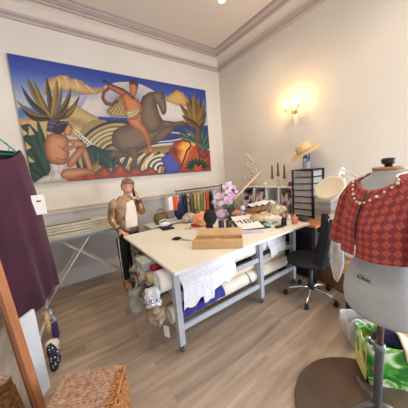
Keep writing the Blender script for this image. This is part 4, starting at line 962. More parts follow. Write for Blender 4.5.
# pigeonhole unit
SX0,SX1,SY0,SY1,ST=3.10,3.385,1.97,3.08,1.26
su=thing('pigeonhole_shelf','white pigeonhole shelf unit with four bays standing on the side desk','shelf unit',((SX0+SX1)/2,(SY0+SY1)/2,SZ))
wm=M('white_melamine',(226,224,220),.5,var=.03); xm=(SX0+SX1)/2; dx=SX1-SX0
MB().box((xm,(SY0+SY1)/2,ST-.01),(dx+.01,SY1-SY0+.02,.02),bev=.003).build('top_board',wm,su); MB().box((xm,(SY0+SY1)/2,SZ+.01),(dx,SY1-SY0,.018)).build('base_board',wm,su)
MB().box((SX1-.004,(SY0+SY1)/2,(SZ+ST)/2),(.006,SY1-SY0,ST-SZ-.045)).build('back_board',wm,su)
dv=[SY0+.01,2.235,2.50,2.78,SY1-.01]
for y in dv: MB().box((xm-.003,y,(SZ+ST)/2),(dx-.012,.018,ST-SZ-.042)).build('divider',wm,su)
rb=random.Random(11)
cols=[(60,62,70),(150,60,56),(190,186,178),(120,124,132),(84,70,64),(208,200,186),(40,42,50),(172,140,104)]
bn=['slate grey','brick red','pale grey','mid grey','dark brown','ivory','near black','tan']
bayname=['bay nearest the drawer tower','second bay from the drawer tower','third bay from the drawer tower','bay nearest the corner']
for b in range(4):
    y=dv[b]+.018; k=0; pal=[0,5,3,1,6,2,4,7]; rb.shuffle(pal)
    if b==0: pal=[6,3,2,1,0,5,4]
    if b==1: pal=[5,2]
    while y<dv[b+1]-.05 and k<len(pal):
        th=rb.uniform(.022,.04); h=rb.uniform(.24,.36) if b!=1 else .2; ci=pal[k]; tl=rb.uniform(.0,.05)
        t=thing('ring_binder','%s binder standing in the %s'%(bn[ci],bayname[b]),'binder',(xm,y,SZ+.02),'binders in the pigeonhole shelf')
        MB().box((xm-.01,y+th/2,SZ+.021+h/2),(.24,th,h),bev=.002).build('cover',M('binder%d'%ci,cols[ci],.6),t)
        MB().box((xm-.131,y+th/2,SZ+.021+h*.7),(.002,th*.6,h*.28)).build('spine_label',paper,t)
        y+=th+.004; k+=1
def bx3(c,d,col,name,label,cat,rz=0,bev=.004,rough=.6):
    return MB().box(c,d,rz,bev=bev).build(name,M('c_%s_%d_%d_%d'%((name,)+col),col,rough),label=label,cat=cat)
lump(0,0,SZ+.02,(.10,.09,.10),(40,34,38),'dark_bundle','dark cloth stuffed in the bay nearest the corner',31,X=(3.18,2.93,0))
lump(0,0,SZ+.24,(.07,.07,.05),(196,50,54),'red_bundle','red cloth on top of the binders in the third bay',32,X=(3.17,2.60,0)) if False else None
lump(0,0,SZ+.02,(.10,.08,.10),(214,206,192),'white_bundle','white crumpled cloth in the second bay from the drawer tower',33,X=(3.15,2.42,0))
# on the shelf unit
bx3((3.25,2.04,ST+.018),(.16,.12,.034),(176,44,48),'red_tin','flat red tin on the shelf unit beside the drawer tower','tin')
bx3((3.25,2.04,ST+.052),(.14,.11,.032),(36,84,150),'blue_tin','blue tin stacked on the flat red tin','tin')
# crystal tree ornament
glass=M('clear_crystal',(250,248,244),.08,trans=.6,var=.02); gold_w=M('copper_wire',(196,150,130),.35,.6)
cb=Vector((3.22,2.93,ST)); t=thing('crystal_tree','wire tree ornament with clear crystals standing on the shelf unit','ornament',tuple(cb))
MB().lathe([(.07,0),(.07,.006),(.02,.014),(.004,.02)],cb,n=20).build('base',M('pink_glass',(216,160,150),.3),t)
MB().tube([cb+Vector((0,0,.01)),cb+Vector((0,.01,.2)),cb+Vector((0,-.01,.50))],.007,8).build('stem',gold_w,t)
rt=random.Random(4)
for k in range(20):
    k*=.62; a=2*PI*k/12*2.4; z=.06+.040*k; b0=cb+Vector((0,0,z)); r_=.17-.006*k; e=cb+Vector((.3*r_*math.cos(a),r_*math.sin(a),z+.11))
    mb=MB().tube([b0,(b0+e)/2+Vector((0,0,.03)),e,e+Vector((0,.004,-.02))],.004,5); br=mb.build('branch',M('silver_wire',(250,246,240),.3,.0),t)
    MB().lathe([(.001,-.06),(.017,-.042),(.013,-.02),(.001,-.004)],e,n=6).build('crystal',glass,br)
MB().tube([cb+Vector((.02*math.cos(a),.095*math.sin(a),.02)) for a in [2*PI*i/24 for i in range(24)]],.005,6,closed=True).build('base_ring',gold_w,t)
for k in range(7): MB().tube([cb+Vector((.0,-.09+.03*k,.02)),cb+Vector((0,-.10+.033*k,.12+.02*math.sin(k*2))) ],.004,6).build('stand_rod',M('pink_glass',(216,160,150),.3),t)
# leaning pale wooden stick
a_=onT(231,203,1.0); A1=Vector((2.62,2.86,T+.0)); A1=on(228,206,'y',2.86); B1=on(261,171,'x',3.30)
MB().box((A1+B1)/2,((B1-A1).length,.03,.012),M3=frame((B1-A1),(-.6,-.8,.2)),bev=.003).build('wooden_stick',M('pale_wood',(216,196,168),.6),label='long pale wooden batten leaning up against the crystal ornament',cat='stick')
# candelabra with brown candles
cb=Vector((3.16,2.27,ST)); t=thing('candelabra','clear glass candelabra with three dark brown candles on the shelf unit','candelabra',tuple(cb))
MB().lathe([(.055,0),(.056,.008),(.02,.02),(.012,.04),(.02,.055),(.010,.07),(.014,.09),(.008,.11)],cb,n=20).build('base',glass,t)
cnd=M('candle_brown',(104,72,50),.5)
for s,h in((-1,.15),(0,.19),(1,.15)):
    y=s*.12
    MB().tube([cb+Vector((0,0,.10)),cb+Vector((0,y*.4,.075 if s else .11)),cb+Vector((0,y*.9,.075 if s else .12)),cb+Vector((0,y,h))],.006,8).build('arm',glass,t)
    MB().lathe([(.006,-.02),(.026,-.01),(.03,.012),(.02,.016),(.017,.026),(.018,.034)],cb+Vector((0,y,h)),n=14).build('candle_cup',M('brass_dark',(120,94,60),.4,.6),t)
    MB().lathe([(.015,.03),(.013,.20),(.002,.215)],cb+Vector((0,y,h)),n=12).build('candle',cnd,t)
MB().ell((3.19,2.56,ST+.03),(.05,.045,.03)).rough(.012,20,2).build('glass_dish',glass,smooth=True,label='small clear glass dish left of the candelabra',cat='dish')
# drawer tower
TX,TY=3.068,1.63; tw=.312
dt=thing('drawer_tower','black framed drawer tower with frosted drawers on the side desk','drawer tower',(TX+tw/2,TY+tw/2,SZ))
TT=1.515
for x in(TX,TX+tw):
    for y in(TY,TY+tw): MB().box((x,y,(SZ+TT)/2),(.022,.022,TT-SZ),bev=.002).build('post',blackp,dt)
MB().box((TX+tw/2,TY+tw/2,TT+.004),(tw+.03,tw+.03,.012),bev=.003).build('top_panel',blackp,dt)
MB().box((TX+tw/2,TY+tw/2,SZ+.012),(tw+.02,tw+.02,.02),bev=.003).build('base_panel',blackp,dt)
fr=M('frosted_drawer',(206,204,202),.35,alpha=.5,var=.06); rr=random.Random(8)
cc=[(196,190,184),(220,214,204),(170,164,166),(226,222,214),(214,206,196),(168,150,144),(120,116,124),(90,84,90)]
for k in range(7):
    z=SZ+.028+k*.098; h=.080
    d=MB(); x0,x1,y0,y1=TX+.014,TX+tw-.014,TY+.014,TY+tw-.014
    d.box(((x0+x1)/2,(y0+y1)/2,z+.002),(x1-x0,y1-y0,.004)); 
    for c,s in(((x0,(y0+y1)/2,z+h/2),(.004,y1-y0,h)),((x1,(y0+y1)/2,z+h/2),(.004,y1-y0,h)),(((x0+x1)/2,y0,z+h/2),(x1-x0,.004,h)),(((x0+x1)/2,y1,z+h/2),(x1-x0,.004,h))): d.box(c,s)
    dr=d.build('drawer',fr,dt)
    MB().box((x0-.008,(y0+y1)/2,z+h-.008),(.014,.09,.010),bev=.002).build('handle',fr,dr)
    MB().box((TX+tw/2,TY+tw/2,z+h+.010),(tw,tw,.005)).build('runner_shelf',blackp,dt)
    MB().ell(((x0+x1)/2,(y0+y1)/2,z+.036),((x1-x0)*.46,(y1-y0)*.46,.032),nu=22,nv=10).rough(.03,16,k).build('drawer_contents',M('contents%d'%k,cc[k],.9,var=.2,scale=30,bump=.4),dt,smooth=True)
# tool jar with hat on it
jb=Vector((3.20,1.79,TT+.012)); t=thing('tool_jar','clear jar of scissors and blue handled tools on the drawer tower','jar',tuple(jb))
MB().lathe([(.05,0),(.052,.004),(.052,.11),(.048,.11),(.046,.008)],jb,n=20,cap=False).build('jar_body',M('jar_glass',(214,216,220),.1,alpha=.4),t)
tc_=[(30,60,140),(30,60,140),(200,204,210),(50,50,60),(220,220,220),(26,50,120),(90,90,96)]
for k in range(9):
    a=2*PI*k/9; b=jb+Vector((.022*math.cos(a),.022*math.sin(a),.01)); e=jb+Vector((.045*math.cos(a),.045*math.sin(a),.19+.02*(k%3)))
    MB().tube([b,e],[.006,.007],8).build('tool',M('tool%d'%(k%7),tc_[k%7],.4),t)
MB().tube([jb+Vector((-.03,.0,.16)),jb+Vector((-.03,0,.24))],.026,10).build('blue_pouch',M('tool0',(30,60,140),.4),t)
hb=jb+Vector((-.03,.01,.235)); strw=M('straw',(216,184,128),.8,var=.12,scale=60,bump=.5,bscale=120)
ht=thing('straw_hat','pale straw sun hat perched tilted on the jar of tools','hat',tuple(hb))
Mt=Matrix.Rotation(math.radians(-27),3,Vector((.87,.48,0)).normalized())@Matrix.Rotation(math.radians(14),3,Vector((.48,-.87,0)).normalized())
def hp(r,a,z): return hb+Vector((0,0,.03))+Mt@Vector((r*1.12*math.cos(a)*1,r*1.12*math.sin(a)*1.1,z*1.15))
Rn=[]
for r,z in((.001,.105),(.05,.104),(.078,.092),(.090,.06),(.094,.012),(.13,.004),(.165,-.006),(.185,-.012),(.186,-.016),(.165,-.012),(.128,-.003),(.088,.004),(.085,.058),(.072,.086),(.05,.097),(.001,.098)):
    Rn.append([hp(r,2*PI*i/36,z+(.012*math.sin(4*PI*i/36) if r>.12 else 0)) for i in range(36)])
MB().loft(Rn).build('hat_body',strw,ht,smooth=True)
MB().tube([hp(.096,2*PI*i/36,.022) for i in range(36)],.007,6,closed=True).build('hat_band',M('hat_band',(206,196,176),.7),ht)
# white boxes behind the chair on the side desk end
for k,(z,c_) in enumerate([(SZ+.001,(150,146,142)),(SZ+.085,(132,122,110)),(SZ+.168,(146,142,140)),(SZ+.250,(160,156,150))]):
    t=thing('storage_tray',['pale grey storage tray lowest in the stack at the desk end','beige storage tray second from the bottom at the desk end','grey storage tray third from the bottom at the desk end','white storage tray on top of the stack at the desk end'][k],'tray',(3.18,1.48,z),'storage trays right of the drawer tower')
    MB().box((3.20,1.47,z+.035),(.34,.22,.068),bev=.006).build('tray_body',M('tray%d'%k,c_,.6,var=.08),t); MB().box((3.20,1.47,z+.074),(.35,.23,.008),bev=.003).build('lid',M('tray_lid_grey',(170,166,160),.5),t)
# cardboard box and dark boxes under the desk end
c=(2.98,1.20,0); t=thing('brown_carton','brown cardboard carton on the floor behind the office chair','carton',c)
MB().box((2.98,1.17,.135),(.46,.42,.27),rz=-.35,bev=.004).build('carton_body',M('carton_brown',(146,108,72),.8,var=.08),t)
MB().box((2.98,1.17,.272),(.47,.06,.003),rz=-.35).build('tape_strip',M('tape_tan',(170,130,90),.4),t)
bx3((2.98,1.72,.33),(.44,.50,.64),(26,26,30),'black_cabinet','black floor cabinet under the near end of the side desk','cabinet')
bx3((2.30,1.92,.30),(.16,.40,.24),(32,32,36),'black_case_a','x','case') if False else None
mb=MB().ell((2.62,2.05,.25),(.07,.30,.25),nu=22).rough(.04,9,3); mb.build('black_garment_bag',blackf,smooth=True,label='large slumped black garment bag on the floor under the table end',cat='bag')
# office chair
oc=thing('office_chair','black fabric office chair with chrome five star base at the table','chair',(2.38,1.29,0))
hub=Vector((2.38,1.29,0)); chr_=M('chrome',(210,212,216),.15,1,var=.02)
pf=[on(285.3,296,'z',.0),on(307,310,'z',0),on(333.7,306,'z',0)]
angs=[math.atan2(q.y-hub.y,q.x-hub.x) for q in pf]; base=angs[1]-.02
for k in range(5):
    a=base+2*PI*k/5; d=Vector((math.cos(a),math.sin(a),0)); e=hub+d*.285
    MB().tube([hub+Vector((0,0,.115)),hub+d*.10+Vector((0,0,.125)),hub+d*.22+Vector((0,0,.10)),e+Vector((0,0,.068))],[.02,.017,.014,.012],10).build('base_arm',chr_,oc)
    n=Vector((-d.y,d.x,0)); cs=MB().tube([e+Vector((0,0,.07)),e+Vector((0,0,.05))],.012,8).lathe([(.012,-.022),(.026,-.020),(.028,-.006),(.022,0),(.028,.006),(.026,.020),(.012,.022)],e+d*.0+Vector((0,0,.029)),tuple(n),16); cs.build('caster',blackp,oc)
MB().lathe([(.034,.10),(.034,.17),(.026,.18),(.026,.40)],hub,n=16).build('gas_column',blackp,oc)
MB().box(hub+Vector((0,0,.41)),(.2,.16,.04),rz=.4,bev=.01).build('mechanism',blackp,oc)
fw=Vector((-.52,.85,0)).normalized(); sdv=Vector((fw.y,-fw.x,0)); Mc=Matrix((sdv,fw,Vector((0,0,1)))).transposed()
se=hub+fw*.03+Vector((0,0,.475))
def pad(q):
    k=2.6; n_=(abs(q.x)**k+abs(q.y)**k)**(1/k) if (q.x or q.y) else 1; m_=math.hypot(q.x,q.y)/max(n_,1e-6); return Vector((q.x*m_,q.y*m_,q.z))
MB().ell(se,(.25,.235,.05),M3=Mc,nu=32,nv=14,fn=pad).build('seat',blackf,oc,smooth=True)
bc=hub-fw*.225+Vector((-.055,.03,0))+Vector((0,0,.715))
def bk(u,v):
    a=(u-.5)*2; b=(v-.5)*2; w_=.225*(1-.16*max(0,b)**2-.18*max(0,-b)**3)
    return bc+sdv*(a*w_)+fw*(.035*a*a)+Vector((0,0,b*.29))-fw*(.05*b+.02*math.cos(b*2))
MB().sheet(bk,18,18,.055).build('backrest',blackf,oc)
MB().tube([hub+Vector((0,0,.42))-fw*.05,hub-fw*.30+Vector((0,0,.43)),hub-fw*.335+Vector((0,0,.52)),hub-fw*.315+Vector((0,0,.70))],.018,10).build('back_bracket',blackp,oc)
# things over the chair back: white lace shawl and a clear garment bag
lace2=bpy.data.materials.new('lace_shawl'); lace2.use_nodes=True; lace_mat(lace2,(196,196,194),60)
def sh(u,v):
    a=.02+.62*u
    p=bk(a,1)+Vector((0,0,.012)); 
    if v<.12: return bk(a,1-.06*(1-v/.12))+fw*.022+Vector((0,0,.02+.012*v))
    s=(v-.12)/.88; return p-fw*(.068+.05*s+.012*math.sin(u*20+s*4))+Vector((0,0,-.36*s*(1-.3*abs(u-.5))+.006))
MB().sheet(sh,26,22,.003).build('lace_shawl',lace2,label='white patterned lace shawl thrown over the back of the office chair',cat='shawl')
gb=dep(337,256,2.05)
mb=MB(); rings=[]
for j in range(14):
    s=j/13; r_=.062*math.sin(PI*min(1,.28+.66*s))**.9
    rings.append([gb+Vector((0,0,.14-.40*s))+Vector((math.cos(2*PI*i/22)*r_*.5,math.sin(2*PI*i/22)*r_*(1+.1*math.sin(i*2.2)),0)) for i in range(22)])
mb.loft(rings).rough(.012,20,3).build('clear_bag',frost,smooth=True,label='clear plastic bag hanging in a drop shape below the red jacket sleeve',cat='plastic bag')
# magnifier lamp
lc_=dep(330,188.5,1.62); ml=thing('magnifier_lamp','cream round magnifier lamp on white sprung arm beside the red jacket','lamp',(1.86,.60,.76))
lampm=M('lamp_cream',(226,216,190),.4,var=.02); nl=(Vector((-.35,-.25,-.9))).normalized(); 
vd=(CAM-lc_).normalized(); sx_=_R*math.cos(.3)+_U*math.sin(.3); nrm=(vd*.62+(_U*.81-_R*.58)*.78).normalized()
MB().lathe([(.03,.034),(.075,.030),(.103,.010),(.110,-.008),(.104,-.018),(.09,-.018),(.075,-.010),(.001,-.008)],lc_,-nrm if False else nrm*-1,36).build('lamp_head',lampm,ml,smooth=True)
MB().lathe([(.001,-.0085),(.072,-.0105)],lc_,nrm*-1,32).build('lens',M('lens_cream',(232,218,180),.25,var=.01),ml) if False else None
q0=dep(341,182,1.66); q1=dep(338.5,175,1.68); q2=dep(342,169.5,1.70); q3=dep(366,181,1.45); jt=M('lamp_white',(228,228,224),.4)
MB().tube([lc_+(q0-lc_)*.75,q0],.012,8).build('head_bracket',jt,ml); MB().box(q0,(.05,.04,.05),bev=.006).build('joint',jt,ml)
MB().tube([q0,q1,q2],.012,10).build('neck',jt,ml)
MB().tube([q2,q3],.007,8).build('arm_rod',jt,ml); MB().tube([q2+Vector((0,0,-.035)),q3+Vector((0,0,-.035))],.007,8).build('arm_rod',jt,ml)
MB().ell(q2+Vector((0,0,-.012)),(.022,.022,.03)).build('elbow',jt,ml,smooth=True)
q4=Vector((2.2,.12,1.36)); MB().tube([q3,q4,Vector((q4.x+.02,q4.y,.92))],.009,8).build('arm_rod',jt,ml)
MB().lathe([(.09,0),(.09,.02),(.02,.03),(.012,.05),(.012,.95)],(q4.x+.02,q4.y,0),n=20).build('stand',jt,ml)
ml.location=(q4.x+.02,q4.y,0); ml['org']=tuple(ml.location)
for ch in [o for o in C.objects if o.parent==ml]: ch.location=Vector((1.86,.60,.76))-Vector((q4.x+.02,q4.y,0))
# ------------------------------------------------------------------ mannequin with jacket
MX,MY=1.40,.355
base_r=.46
wood=M('dark_brown_wood',(76,58,46),.4,var=.18,scale=3,rgb2=(98,78,62))
MB().lathe([(base_r-.01,0),(base_r,.004),(base_r,.016),(base_r-.008,.022),(.001,.022)],(MX,MY,0),n=64).build('round_base_board',wood,label='large round dark brown board on the floor under the dress form',cat='board')
mq=thing('dress_form','grey tailor dress form with cork neck cap on curved metal stand','mannequin',(MX,MY,.022))
fa=math.radians(153); Ff=Vector((math.cos(fa),math.sin(fa),0)); Fs=Vector((-Ff.y,Ff.x,0))   # front and its left side
mm=M('form_grey_linen',(172,176,178),.8,var=.05,scale=4,bump=.2,bscale=200)
AX=Vector((MX,MY,0))
#          z    half width  front depth back depth
prof_=[(.76,.182,.145,.135),(.78,.196,.158,.148),(.84,.204,.162,.156),(.92,.196,.156,.150),(1.0,.168,.132,.122),(1.06,.138,.110,.096),(1.10,.136,.112,.094),(1.16,.142,.122,.098),(1.22,.152,.142,.102),(1.27,.160,.150,.106),(1.32,.172,.148,.112),(1.38,.182,.130,.116),(1.43,.190,.106,.112),(1.46,.190,.088,.106),(1.485,.176,.076,.098),(1.50,.135,.069,.086),(1.508,.100,.066,.077),(1.516,.080,.064,.070),(1.526,.070,.0625,.065),(1.54,.0665,.0615,.063)]
def interp(z,P_=prof_):
    if z<=P_[0][0]: return P_[0][1:]
    for a,b in zip(P_,P_[1:]):
        if z<=b[0]:
            t_=(z-a[0])/(b[0]-a[0]); return tuple(a[i]*(1-t_)+b[i]*t_ for i in(1,2,3))
    return P_[-1][1:]
def bp(z,a,off=0):    # a=0 front, +pi/2 = its left
    w_,f_,b_=interp(z); ca,sa=math.cos(a),math.sin(a); d_=f_ if ca>0 else b_
    bust=.028*math.exp(-((z-1.25)/.06)**2)*math.exp(-((abs(a)-.55)/.35)**2) if abs(a)<PI/2 else 0
    return AX+Ff*(ca*(d_+off+bust))+Fs*(sa*(w_+off))+Vector((0,0,z))
zs=[.76+.02*i for i in range(34)]+[1.435,1.45,1.46,1.47,1.48,1.485,1.49,1.495,1.50,1.504,1.508,1.512,1.516,1.521,1.526,1.533,1.54]
MB().loft([[bp(z,2*PI*i/48 if i<=24 else 2*PI*i/48-2*PI) for i in range(48)] for z in zs]).build('torso',mm,mq,smooth=True)
MB().loft([[AX+Ff*(math.cos(a)*.064*s)+Fs*(math.sin(a)*.068*s)+Vector((0,0,z)) for a in [2*PI*i/32 for i in range(32)]] for z,s in((1.541,1),(1.552,1.0),(1.555,.9))]).build('neck_cap',M('cork_wood',(176,132,90),.7),mq)
MB().lathe([(.016,1.553),(.016,1.565),(.028,1.572),(.031,1.588),(.026,1.598),(.001,1.60)],AX,n=20).build('knob',blackp,mq)
MB().tube([AX+Vector((0,0,.42)),AX+Vector((0,0,.79))],.0165,16).build('upper_pole',M('pole_brown',(86,70,62),.35,.6),mq)
MB().lathe([(.022,.05),(.022,.50),(.027,.50),(.027,.545),(.022,.55)],AX,n=20).build('lower_pole',M('pole_grey',(128,136,142),.4,.4),mq)
MB().tube([AX+Fs*-.02+Vector((0,0,.522)),AX+Fs*-.07+Vector((0,0,.522))],.008,8).ell(AX+Fs*-.075+Vector((0,0,.522)),(.014,.014,.014)).build('clamp_screw',steel,mq)
for k in range(4):
    a=math.radians(132)+2*PI*k/4; d=Vector((math.cos(a),math.sin(a),0))
    MB().tube([AX+Vector((0,0,.14)),AX+d*.07+Vector((0,0,.12)),AX+d*.16+Vector((0,0,.055)),AX+d*.24+Vector((0,0,.05)),AX+d*.275+Vector((0,0,.036))],[.02,.017,.014,.012,.013],10).build('foot',M('cast_grey',(96,94,90),.45,.3),mq)
inkd=M('print_dark',(52,46,44),.7)
lp=bp(.975,.62-.25,.004); # placed on the right hip front
def onform(px,py):
    best=None
    for i in range(240):
        a=-PI+2*PI*i/240
        for j in range(60):
            z=.80+.01*j
            p_=bp(z,a); v_=p_-CAM; zz=v_.dot(_F)
            if zz<=0: continue
            x_=204+FPX*v_.dot(_R)/zz; y_=204-FPX*v_.dot(_U)/zz
            e_=(x_-px)**2+(y_-py)**2+ (zz-1.1)*30
            if best is None or e_<best[0]: best=(e_,p_,a,z)
    return best
e_,lp,la,lz=onform(363.5,277.5)
nn=(bp(lz,la,.01)-bp(lz,la,0)).normalized(); tx=(bp(lz,la+.05)-bp(lz,la-.05)).normalized()
if tx.dot(_R)<0: tx=-tx
Ml=frame(tx,nn)
text('logo_lettering','Clsio',.036,lp+nn*.003,Ml,inkd,mq,shear=.4)
MB().box(lp+nn*.003-Vector((0,0,.021)),(.06,.003,.001),M3=Ml).build('logo_underline',inkd,mq)
# red patterned jacket
def jacket_mat():
    m=bpy.data.materials.new('red_diamond_brocade'); m.use_nodes=True; nt=m.node_tree;N=nt.nodes;L=nt.links;b=N['Principled BSDF']; b.inputs['Roughness'].default_value=.7
    uv=N.new('ShaderNodeUVMap'); uv.uv_map='cloth'
    mp=N.new('ShaderNodeMapping'); mp.inputs['Rotation'].default_value=(0,0,math.radians(45)); mp.inputs['Scale'].default_value=(36,36,36); L.new(uv.outputs[0],mp.inputs[0])
    ck=N.new('ShaderNodeTexChecker'); ck.inputs['Scale'].default_value=1; ck.inputs['Color1'].default_value=(*lin((206,92,68)),1); ck.inputs['Color2'].default_value=(*lin((150,54,60)),1); L.new(mp.outputs[0],ck.inputs[0])
    # small flower in every square
    fr=N.new('ShaderNodeVectorMath'); fr.operation='FRACTION'; L.new(mp.outputs[0],fr.inputs[0])
    sb=N.new('ShaderNodeVectorMath'); sb.operation='SUBTRACT'; sb.inputs[1].default_value=(.5,.5,0); L.new(fr.outputs[0],sb.inputs[0])
    sp=N.new('ShaderNodeSeparateXYZ'); L.new(sb.outputs[0],sp.inputs[0])
    def mth(op,a,b_=None,val=None):
        n=N.new('ShaderNodeMath'); n.operation=op; L.new(a,n.inputs[0])
        if b_ is not None: L.new(b_,n.inputs[1])
        if val is not None: n.inputs[1].default_value=val
        return n.outputs[0]
    r2=mth('ADD',mth('POWER',mth('ABSOLUTE',sp.outputs['X']),val=2),mth('POWER',mth('ABSOLUTE',sp.outputs['Y']),val=2)); r=mth('SQRT',r2)
    an=mth('ARCTAN2',sp.outputs['Y'],sp.outputs['X']); pet=mth('MULTIPLY',mth('SINE',mth('MULTIPLY',an,val=4)),val=.07)
    ringv=mth('ABSOLUTE',mth('SUBTRACT',mth('ADD',r,pet),val=.30)); line=mth('LESS_THAN',ringv,val=.045)
    dot=mth('LESS_THAN',r,val=.10)
    ed=mth('GREATER_THAN',mth('MAXIMUM',mth('ABSOLUTE',sp.outputs['X']),mth('ABSOLUTE',sp.outputs['Y'])),val=.45)
    dark=mth('MAXIMUM',line,mth('MAXIMUM',dot,ed))
    mx=N.new('ShaderNodeMix'); mx.data_type='RGBA'; L.new(mth('MULTIPLY',dark,val=.9),mx.inputs[0]); L.new(ck.outputs[0],mx.inputs['A']); mx.inputs['B'].default_value=(*lin((82,26,44)),1)
    L.new(mx.outputs['Result'],b.inputs['Base Color']); return m
jm=jacket_mat()
def sheet_uv(name,fn,uvf,nu,nv,th,parent,mat):
    mb=MB().sheet(fn,nu,nv,th); return mb
jk_=thing('red_jacket','short red and orange diamond patterned jacket worn by the grey dress form','jacket',(MX,MY,1.08))
def cloth_part(name,fn,uvf,nu,nv,th=.004):
    """fn(u,v) point, uvf(u,v) cloth coordinates in metres"""
    P_=[[Vector(fn(i/nu,j/nv)) for i in range(nu+1)] for j in range(nv+1)]
    me=bpy.data.meshes.new(name); vs=[];uvs=[]
    for j in range(nv+1):
        for i in range(nu+1): vs.append(P_[j][i]-Vector(jk_['org'])); uvs.append(uvf(i/nu,j/nv))
    fc=[(j*(nu+1)+i,j*(nu+1)+i+1,(j+1)*(nu+1)+i+1,(j+1)*(nu+1)+i) for j in range(nv) for i in range(nu)]
    me.from_pydata([tuple(v) for v in vs],[],fc); ul=me.uv_layers.new(name='cloth')
    for lp_ in me.loops: ul.data[lp_.index].uv=uvs[lp_.vertex_index]
    for p in me.polygons: p.use_smooth=True
    me.materials.append(jm); o=bpy.data.objects.new(name,me); C.objects.link(o); o.parent=jk_; o['org']=jk_['org']
    md=o.modifiers.new('thickness','SOLIDIFY'); md.thickness=th; md.offset=0
    return o
HEM=1.105
def body_part(a0,a1,name,flare=.03):
    def f(u,v):
        a=a0+(a1-a0)*u; top=1.524; z=top-(top-HEM)*v
        # front neckline dips, front edges curve away
        if abs(a)<PI/2: top=1.524-.080*math.cos(a)**4; z=top-(top-HEM)*v
        z2=z+ (.0 if v<.9 else 0)
        off=.010+flare*v**1.2+.004*math.sin(a*11)*v
        if v>.5: # hangs straight from the bust
            zz=max(z,1.24); p=bp(zz,a,.014+flare*v); p.z=z; q_=bp(z,a,off); p=p*.75+q_*.25; p.z=z; return p
        return bp(z,a,off)
    return cloth_part(name,f,lambda u,v:((a0+(a1-a0)*u)*.205,(1.437-.37*v)),40,30)
body_part(.05,PI,'left_body'); body_part(-.02,-PI,'right_body')
def sleeve(s,name):
    sh_=bp(1.468,s*PI/2,-.012); 
    def f(u,v):
        a=2*PI*u; L_=.385; dn=(Vector((0,0,-1))*.95+Fs*s*.15+Ff*.04).normalized(); c=sh_+Fs*s*.012+dn*(v*L_)+Vector((0,0,.012))
        sx2=Fs*s; sx2=(sx2-dn*sx2.dot(dn)).normalized(); sy2=dn.cross(sx2); 
        rw=(.030+.024*min(1,v*3)+.022*v); rd=(.058+.022*v)+.02*min(1,v*4)
        p=c+sx2*(math.cos(a)*rw)+sy2*(math.sin(a)*rd)
        if v<.25: p=p*(v/.25)+ (bp(1.43+.06*math.cos(a),s*(PI/2+.0)-.62*math.sin(a)*(s if False else 1)*(1 if s>0 else -1)*-1,.014))*(1-v/.25)
        return p
    return cloth_part(name,f,lambda u,v:(u*.46+.03*s,.3*v),36,24)
sleeve(1,'sleeve'); sleeve(-1,'sleeve')
MB().tube([bp(1.43,.035,.018)]+[bp(1.43-.32*k/10,.015+.0*k,.020+.034*(k/10)) for k in range(1,11)],.0025,6).build('front_piping',M('piping_dark',(110,60,44),.5),jk_)
# pearl necklace
nk=thing('pearl_necklace','white pearl necklace lying around the neck of the dress form','necklace',(MX,MY,1.38))
pearl=M('pearl',(232,224,210),.2,var=.08,scale=40,coat=.5)
for i in range(60):
    a=-PI+2*PI*i/60; z=1.526-.008*math.cos(a)-.135*math.exp(-(a/.55)**2)
    p=bp(z,a,.018+.012*max(0,math.cos(a)))
    MB().ell(p,(.0062,.0062,.0062) if i%3 else (.0078,.0078,.0078),nu=10,nv=7).build('pearl',pearl,nk,smooth=True)
# ------------------------------------------------------------------ bags on the floor behind the dress form
gc=Vector((1.86,.50,0))
def shopper(c,w_,d_,h_,rz,mats,name,label,fn=None,lean=0):
    t=thing(name,label,'bag',(c.x,c.y,0)); Rm=Matrix.Rotation(rz,3,'Z')
    def ring(z,k,off=0):
        pts=[]
        for i in range(40):
            s=i/10; sd_=int(s)%4; f=s-int(s); P4=[(-1,-1),(1,-1),(1,1),(-1,1)]; a=P4[sd_]; b=P4[(sd_+1)%4]
            x=a[0]+(b[0]-a[0])*f; y=a[1]+(b[1]-a[1])*f; bul=1+.06*math.sin(PI*z/h_)+.03*math.sin(i*1.3+z*14)
            pts.append(Vector((c.x,c.y,z))+Rm@Vector((x*(w_/2*k*bul-off),y*(d_/2*k*bul-off)+lean*z,0)))
        return pts
    mb=MB().loft([ring(h_*j/12,.86+.14*j/12) for j in range(13)]+[ring(h_*j/12,.86+.14*j/12,.004) for j in range(12,0,-1)],cap=True)
    mb.build('bag_body',mats,t,smooth=True); return t,Rm
